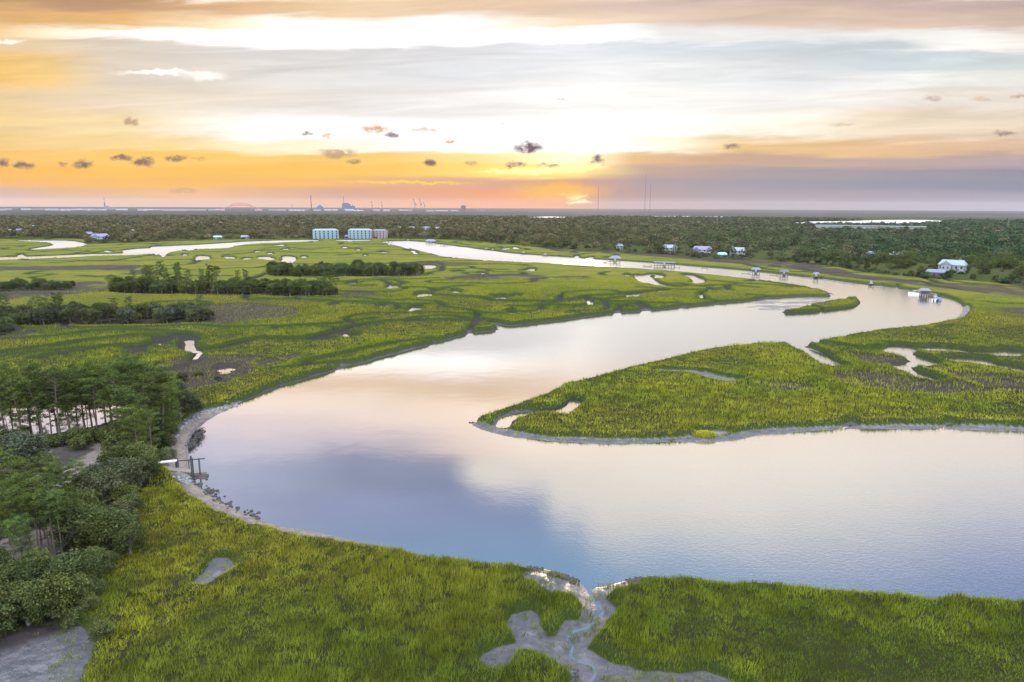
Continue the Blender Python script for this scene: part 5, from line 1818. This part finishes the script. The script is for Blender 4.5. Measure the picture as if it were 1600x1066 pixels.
# black silt cloth fence at the near edge of the pond
pts = [gp(*p) for p in ((66, 706), (84, 703), (104, 700), (128, 697), (150, 694), (172, 693), (184, 694))]
sf = MB()
for (xa, ya), (xb, yb) in zip(pts[:-1], pts[1:]):
    n = Vector((-(yb - ya), xb - xa, 0)).normalized() * .04
    sf.add([(xa, ya, .3), (xb, yb, .3), (xb + n.x, yb + n.y, .3), (xa + n.x, ya + n.y, .3), (xa, ya, 1.35), (xb, yb, 1.35), (xb + n.x, yb + n.y, 1.35), (xa + n.x, ya + n.y, 1.35)],
           [(0, 3, 2, 1), (4, 5, 6, 7), (0, 1, 5, 4), (1, 2, 6, 5), (2, 3, 7, 6), (3, 0, 4, 7)])
o = sf.build('silt_fence', MW['black'])
tag(o, 'long low black cloth fence between the sandy lot and the pond', 'fence')


# ---- stones and oyster banks (nobody could count the pieces)
def rubble(name, paths, n, size, mat, label, cat, flat=.55, z=None):
    g = np.random.default_rng(len(label))
    phi = (1 + 5 ** .5) / 2
    ico = np.array([(-1, phi, 0), (1, phi, 0), (-1, -phi, 0), (1, -phi, 0), (0, -1, phi), (0, 1, phi), (0, -1, -phi), (0, 1, -phi), (phi, 0, -1), (phi, 0, 1), (-phi, 0, -1), (-phi, 0, 1)]) / 1.9
    fc = np.array([(0, 11, 5), (0, 5, 1), (0, 1, 7), (0, 7, 10), (0, 10, 11), (1, 5, 9), (5, 11, 4), (11, 10, 2), (10, 7, 6), (7, 1, 8), (3, 9, 4), (3, 4, 2), (3, 2, 6), (3, 6, 8), (3, 8, 9), (4, 9, 5), (2, 4, 11), (6, 2, 10), (8, 6, 7), (9, 8, 1)])
    V, Fq = [], []
    k = 0
    for path, wid in paths:
        P = [np.array(gp(*p)) for p in path]
        seg = [np.linalg.norm(b - a) for a, b in zip(P[:-1], P[1:])]
        m = int(n * sum(seg))
        for _ in range(m):
            i = g.choice(len(seg), p=np.array(seg) / sum(seg))
            q = P[i] + (P[i + 1] - P[i]) * g.random() + g.normal(0, wid / 2.4, 2)
            if vnoise(np.array([q[0] / 1.6]), np.array([q[1] / 1.6]), 9)[0] < .28:
                continue
            s = size * g.uniform(.5, 1.5)
            v = ico * g.uniform(.6, 1.3, (12, 1)) * s * np.array([1, 1, flat])
            zz = max(0.02, float(sample(HT, q[0:1], q[1:2])[0]))
            V.append(v + np.array([q[0], q[1], zz + s * .1]))
            Fq.append(fc + k * 12)
            k += 1
    o = quads_np(name, np.concatenate(V), np.concatenate(Fq), mat=mat)
    tag(o, label, cat, kind='stuff')


rubble('oyster_shells', [([(299, 741), (312, 754), (330, 772), (352, 786), (378, 799), (412, 813)], 1.3)], 4.5, .28, MW['shell'], 'dark oyster clumps along the sandy left shore below the pier', 'oyster shells')
rubble('shore_stones', [([(268, 692), (284, 672), (305, 655), (335, 644), (365, 633)], 1.8), ([(282, 744), (290, 752), (296, 758)], 2.0)], 5, .33, MW['stone'], 'grey stones piled along the shore above and below the pier', 'stones')
rubble('seaweed_clumps', [([(297, 700), (303, 688), (309, 678), (316, 674)], 1.2)], 8, .25, MW['shell'], 'dark weedy clumps in the shallows above the pier', 'seaweed')
rubble('oyster_bank', [([(758, 882), (790, 886), (820, 889), (850, 892), (875, 899), (899, 909)], .8), ([(862, 899), (885, 906)], .9)], 26, .2, MW['shell'], 'dark crusted oyster bank left of the creek mouth', 'oyster bank')
rubble('oyster_bar', [([(968, 911), (985, 908), (1005, 907), (1030, 905)], .7)], 30, .2, MW['shell'], 'dark crusted oyster bar right of the creek mouth', 'oyster bar')
rubble('mud_clumps', [([(895, 1052), (902, 1056)], .7), ([(1030, 686), (1052, 690)], .9), ([(882, 603), (888, 601)], 1.2), ([(735, 660), (742, 661)], .8), ([(938, 590), (955, 585)], .7), ([(962, 582), (974, 580)], .6)], 12, .2, MW['shell'],
       'scattered dark clumps on the mud at the waterline', 'mud clumps')
# tiny separate grass hummock in front of the marsh
rng_ = np.random.default_rng(5)
hx, hy = gp(1100, 683.5, 0)
n = 1500
q = rng_.normal(size=(n, 2))
q /= np.maximum(1, np.linalg.norm(q, axis=1) / 1.6)[:, None]
x, y = hx + q[:, 0] * 1.6, hy + q[:, 1] * 0.9
V, C = blades(x, y, np.full(n, .1), 1.5 * (1 - .25 * (q ** 2).sum(1) / 2.6) * rng_.uniform(.7, 1.1, n), np.full(n, .16), rng_.normal(0, .15, (n, 2)), rng_.uniform(-.9, .9, n), grass_color(x, y, n) * 1.2)
tag(quads_np('grass_hummock', V, np.arange(len(V)).reshape(-1, 3), mat=MAT_BLADE, cols=C), 'round bright green grass hummock standing apart on the mud edge', 'grass hummock')


# ------------------------------------------------------------------ the port and plants on the far plain
def far_at(px, rr):
    """ground point in the direction of photo column px at a real distance"""
    d = ray(px, 326)
    s = rr / math.hypot(d.x, d.y)
    return d.x * s, d.y * s


def ppm(rr):
    return FPX / rr


def stack(px, rr, h, r, label, mat='rust', name='smokestack'):
    x, y = far_at(px, rr)
    root = empty(name, (x, y, 0))
    tag(root, label, name.replace('_', ' '))
    MB().tube([(0, 0, -1), (0, 0, h * .6), (0, 0, h)], [r, r * .8, r * .7], 10).build('shaft', MW[mat], root)
    MB().tube([(0, 0, h * .97), (0, 0, h * 1.0 + .5)], [r * .95, r * .95], 10).build('rim', MW['rust'], root)


stack(486.5, 8000, 158, 5.5, 'tall thin brown chimney standing alone on the horizon', 'rust')
stack(537.3, 8000, 150, 3.2, 'thin chimney rising over the dark blue power plant', 'steel')
stack(456.5, 8500, 66, 3, 'very short thin chimney left of the tall brown one', 'steel')
stack(750, 7600, 30, 6, 'stubby silo right of the harbour cranes', 'conc', 'silo')


def plant(px, rr, boxes, label, mat, name='power_plant', cat='power plant'):
    x, y = far_at(px, rr)
    root = empty(name, (x, y, 0), face_cam(x, y))
    tag(root, label, cat)
    for i, (x0, x1, d, h, nm) in enumerate(boxes):
        MB().box(x0, x1, -d / 2 - i * .4, d / 2 + i * .4, -1, h).build(nm, MW[mat if nm != 'annex' else 'steel'], root)
    return root


plant(500, 8000, [(-36, 36, 50, 36, 'hall'), (-22, 20, 40, 48, 'upper_storey'), (-3, 4, 8, 62, 'vent_tower')], 'blue grey boxy plant building right of the tall brown chimney', 'steel')
pp = plant(541, 8000, [(-46, 48, 60, 66, 'hall'), (-40, 30, 50, 78, 'upper_storey'), (48, 96, 40, 46, 'annex'), (62, 70, 12, 60, 'vent_tower')], 'large dark blue power plant block under the thin chimney', 'steel')
plant(172, 7600, [(-44, 44, 40, 26, 'hall'), (-44, -10, 30, 36, 'upper_storey')], 'pale grey industrial block beside the far left tower', 'conc', 'factory', 'factory')
plant(724, 8000, [(-26, 26, 30, 52, 'hall'), (-18, 18, 20, 58, 'upper_storey')], 'small dark block breaking the horizon right of the cranes', 'rust', 'office_block', 'building')
plant(751, 7800, [(-60, 60, 30, 18, 'hall')], 'low pale shed right of the small dark block', 'conc', 'shed', 'shed')

# lattice tower at the far left
x, y = far_at(164, 7600)
tw = empty('lattice_tower', (x, y, 0))
tag(tw, 'thin tower with a small head on the far left horizon', 'tower')
MB().tube([(0, 0, -1), (0, 0, 70)], [7, 5], 4).build('shaft', MW['steel'], tw)
MB().tube([(0, 0, 70), (0, 0, 112)], [1.6, 1.2], 4).build('mast', MW['steel'], tw)
MB().tube([(0, 0, 98), (0, 0, 106)], [4, 4], 8).build('head', MW['steel'], tw)


def crane(px, rr, h, lean, label, w=16, thick=1.8):
    x, y = far_at(px, rr)
    root = empty('harbour_crane', (x, y, 0), face_cam(x, y))
    tag(root, label, 'crane', 'cranes on the horizon')
    for a in (-1, 1):
        for b in (-1, 1):
            MB().tube([(a * w / 2, b * w / 2, -1), (a * w * .35, b * w / 2, h * .5)], thick, 4).build('leg', MW['steel'], root)
    MB().box(-w * .6, w * .6, -w * .55, w * .55, h * .5, h * .56).build('portal_beam', MW['steel'], root)
    bm = MB()
    p0, p1 = (0, 0, h * .5), (-lean, 0, h)
    bm.tube([p0, p1], thick * 1.1, 4)
    bm.tube([(w * .4, 0, h * .5), (-lean + 2, 0, h * .97)], thick * .8, 4)
    for i in range(5):
        t = i / 5
        bm.tube([(-lean * t, 0, h * (.5 + .5 * t)), (w * .4 * (1 - t - .1) + (-lean + 2) * (t + .1), 0, h * (.5 + .47 * (t + .1)))], thick * .5, 3)
    bm.build('boom', MW['steel'], root)
    MB().box(-lean - 5, -lean + 8, -3, 3, h - 6, h).build('head', MW['steel'], root)


crane(649, 7600, 124, 22, 'steep harbour crane with its boom raised, the leftmost of the dark group of three', 18, 2.4)
crane(658.5, 7600, 124, 22, 'steep harbour crane with its boom raised, the middle of the dark group of three', 18, 2.4)
crane(663.5, 7600, 88, 10, 'shorter crane at the right of the dark group of three', 12, 1.6)
crane(581.5, 7800, 92, 6, 'faint slender crane, the left of a separated pair', 12, 1.3)
crane(597, 7800, 92, 6, 'faint slender crane, the right of a separated pair', 12, 1.3)


def sheds():
    """white roofs, tanks and sheds of the port, each its own thing"""
    g = random.Random(3)
    G = [(2, 10, 6800), (12, 8, 6800), (100, 14, 6700), (116, 16, 6500), (133, 18, 6600), (150, 14, 6400), (160, 9, 6700), (222, 12, 6300), (232, 10, 6600), (246, 24, 6500), (272, 30, 6300), (306, 26, 6500), (335, 16, 6300),
         (344, 12, 6600), (460, 16, 6700), (474, 12, 6500), (512, 10, 6500), (523, 8, 6600), (560, 14, 6400), (588, 10, 6200), (604, 10, 6600), (672, 12, 6300), (690, 20, 6500), (710, 12, 6300), (426, 12, 6600), (404, 10, 6500), (60, 16, 6900), (40, 10, 6700), (80, 14, 6600),
         (190, 14, 6700), (545, 12, 6500), (630, 14, 6500), (440, 12, 6800), (495, 10, 6400), (640, 8, 6300)]
    for px, wpx, rr in G:
        rr += g.uniform(-200, 200)
        x, y = far_at(px, rr)
        w = wpx / ppm(rr)
        h = g.uniform(5, 12)
        root = empty('port_shed', (x, y, 0), face_cam(x, y))
        tag(root, 'long pale shed of the port on the far plain', 'shed', 'pale sheds of the far port')
        wl = MB().box(-w / 2, w / 2, -20, 20, -1, h).build('wall', MW[g.choice(['conc', 'conc', 'white', 'pink'])], root)
        MB().add(*gable(w, 42, h + .1, 4, .8, 0)).build('roof', MW[g.choice(['white', 'tin', 'conc'])], root)
    for px, rr, r in ((454, 6300, 18), (461, 6350, 16), (466, 6300, 18), (473, 6320, 15), (552, 6300, 14), (559, 6250, 14), (601, 6200, 13), (606, 6230, 13), (98, 6400, 16), (106, 6420, 16), (140, 6400, 15), (226, 6200, 14)):
        x, y = far_at(px, rr)
        root = empty('storage_tank', (x, y, 0))
        tag(root, 'round white storage tank of the far port', 'storage tank', 'white tanks of the far port')
        MB().tube([(0, 0, -1), (0, 0, 13)], r, 16).build('wall', MW['white'], root)
        MB().tube([(0, 0, 13.05), (0, 0, 14.5)], [r * .98, r * .3], 16).build('roof', MW['white'], root)


sheds()

# the red bridge
rr = 6200
x, y = far_at(376, rr)
br = empty('red_bridge', (x, y, 0), face_cam(x, y))
tag(br, 'red arched road bridge on the far left plain', 'bridge')
u_ = 1 / ppm(rr)
mid = [(-14 * u_, 40), (-11 * u_, 57), (-4 * u_, 62), (4 * u_, 62), (11 * u_, 57), (14 * u_, 40)]
MB().tube([(-28 * u_, 0, 10), (-21 * u_, 0, 28), (-14 * u_, 0, 40), (0, 0, 46), (14 * u_, 0, 41), (21 * u_, 0, 30), (28 * u_, 0, 14)], [2.6] * 7, 4).build('deck', MW['red'], br)
tr_ = MB().tube([(a, 0, b) for a, b in mid], 2.2, 4)
for i in range(9):
    t = -12 + i * 3
    tr_.tube([(t * u_, 0, 44), ((t + 1.5) * u_, 0, 57)], 1.6, 3)
    tr_.tube([((t + 1.5) * u_, 0, 57), ((t + 3) * u_, 0, 44)], 1.6, 3)
tr_.build('truss', MW['red'], br)
for t in (-21, -14, 14, 21):
    MB().tube([(t * u_, 0, -1), (t * u_, 0, 26 if abs(t) > 15 else 38)], 3, 6).build('pier', MW['conc'], br)

# guyed masts
for px, top, rr, lab in ((934.5, 290, 3150, 'shorter guyed radio mast left of the tall pair'), (1007.5, 272, 3150, 'tallest guyed radio mast, the left of a close pair'), (1015.5, 286, 3150, 'guyed radio mast right beside the tallest one')):
    x, y = far_at(px, rr)
    lo, hi = 0, 900
    for _ in range(40):
        m = (lo + hi) / 2
        if proj(x, y, m)[1] > top:
            lo = m
        else:
            hi = m
    root = empty('radio_mast', (x, y, 0))
    tag(root, lab, 'radio mast')
    MB().tube([(0, 0, -1), (0, 0, hi)], [1.0, 0.9], 4).build('mast', MW['steel'], root)
    for k in range(3):
        a = k * 2.094 + .3
        for f in (.5, .95):
            MB().tube([(0, 0, hi * f), (math.cos(a) * hi * .4, math.sin(a) * hi * .4, 0)], .05, 3).build('guy_wire', MW['steel'], root)
build_woods()

# ------------------------------------------------------------------ the air
hz = bpy.data.meshes.new('haze')
mb = MB().box(-16600, 16600, -16600, 16600, -3.0, 172.0)
hz.from_pydata(mb.V, [], mb.F)
hm = bpy.data.materials.new('haze')
hm.use_nodes = True
hm.node_tree.nodes.clear()
T = NT(hm.node_tree)
pv_ = T.n.new('ShaderNodeVolumePrincipled')
pv_.inputs['Color'].default_value = (0.82, 0.74, 0.80, 1)
pv_.inputs['Density'].default_value = 2.0e-5
o_ = T.n.new('ShaderNodeOutputMaterial')
T.l.new(pv_.outputs[0], o_.inputs['Volume'])
hz.materials.append(hm)
ho = bpy.data.objects.new('haze', hz)
COL.objects.link(ho)
tag(ho, kind='stuff')


# ------------------------------------------------------------------ labels that single out the near trees of a group
ORD = ('first second third fourth fifth sixth seventh eighth ninth tenth eleventh twelfth thirteenth fourteenth fifteenth sixteenth seventeenth eighteenth nineteenth twentieth '
       'twenty-first twenty-second twenty-third twenty-fourth twenty-fifth twenty-sixth twenty-seventh twenty-eighth twenty-ninth thirtieth thirty-first thirty-second thirty-third').split()
SHORT = {
    'pines standing along the pond': 'slender bare-trunked pine on the near pond shore',
    'pines between the pond and the river': 'tall pine of the dense stand between pond and river',
    'pines on the far shore of the pond': 'green pine on the far pond shore',
    'thin pines at the left edge': 'thin straight pine of the left edge grove',
    'pines in front of the sandy lot': 'feathery pine in front of the sandy lot',
    'thicket below the sandy lot': 'tree between sandy lot and meadow',
    'dark oaks of the lower left thicket': 'dark oak above the muddy hollow',
    'bushes along the thicket border': 'yellow green bush bordering the meadow',
    'bushes at the near edge of the pond': 'dark bush under the pond pines',
    'bushes behind the riprap shore': 'olive bush behind the stony shore',
    'grey scrub behind the pines': 'grey scrub on the dark flat behind the pines',
    'tall pines of the long wooded island': 'tall pine rising over the long wooded island',
    'small thicket at the edge': 'tree of the small thicket cut by the left edge',
    'short thicket': 'tree of the short thicket in the far left marsh',
}
bpy.context.view_layer.update()
byg = {}
for o in COL.objects:
    if o.parent is None and o.get('group') in SHORT:
        byg.setdefault(o['group'], []).append(o)
for gname, L in byg.items():
    L.sort(key=lambda o: proj(*o.location)[0])
    for i, o in enumerate(L):
        if i < len(ORD):
            o['label'] = SHORT[gname] + ', ' + ORD[i] + ' from the left'
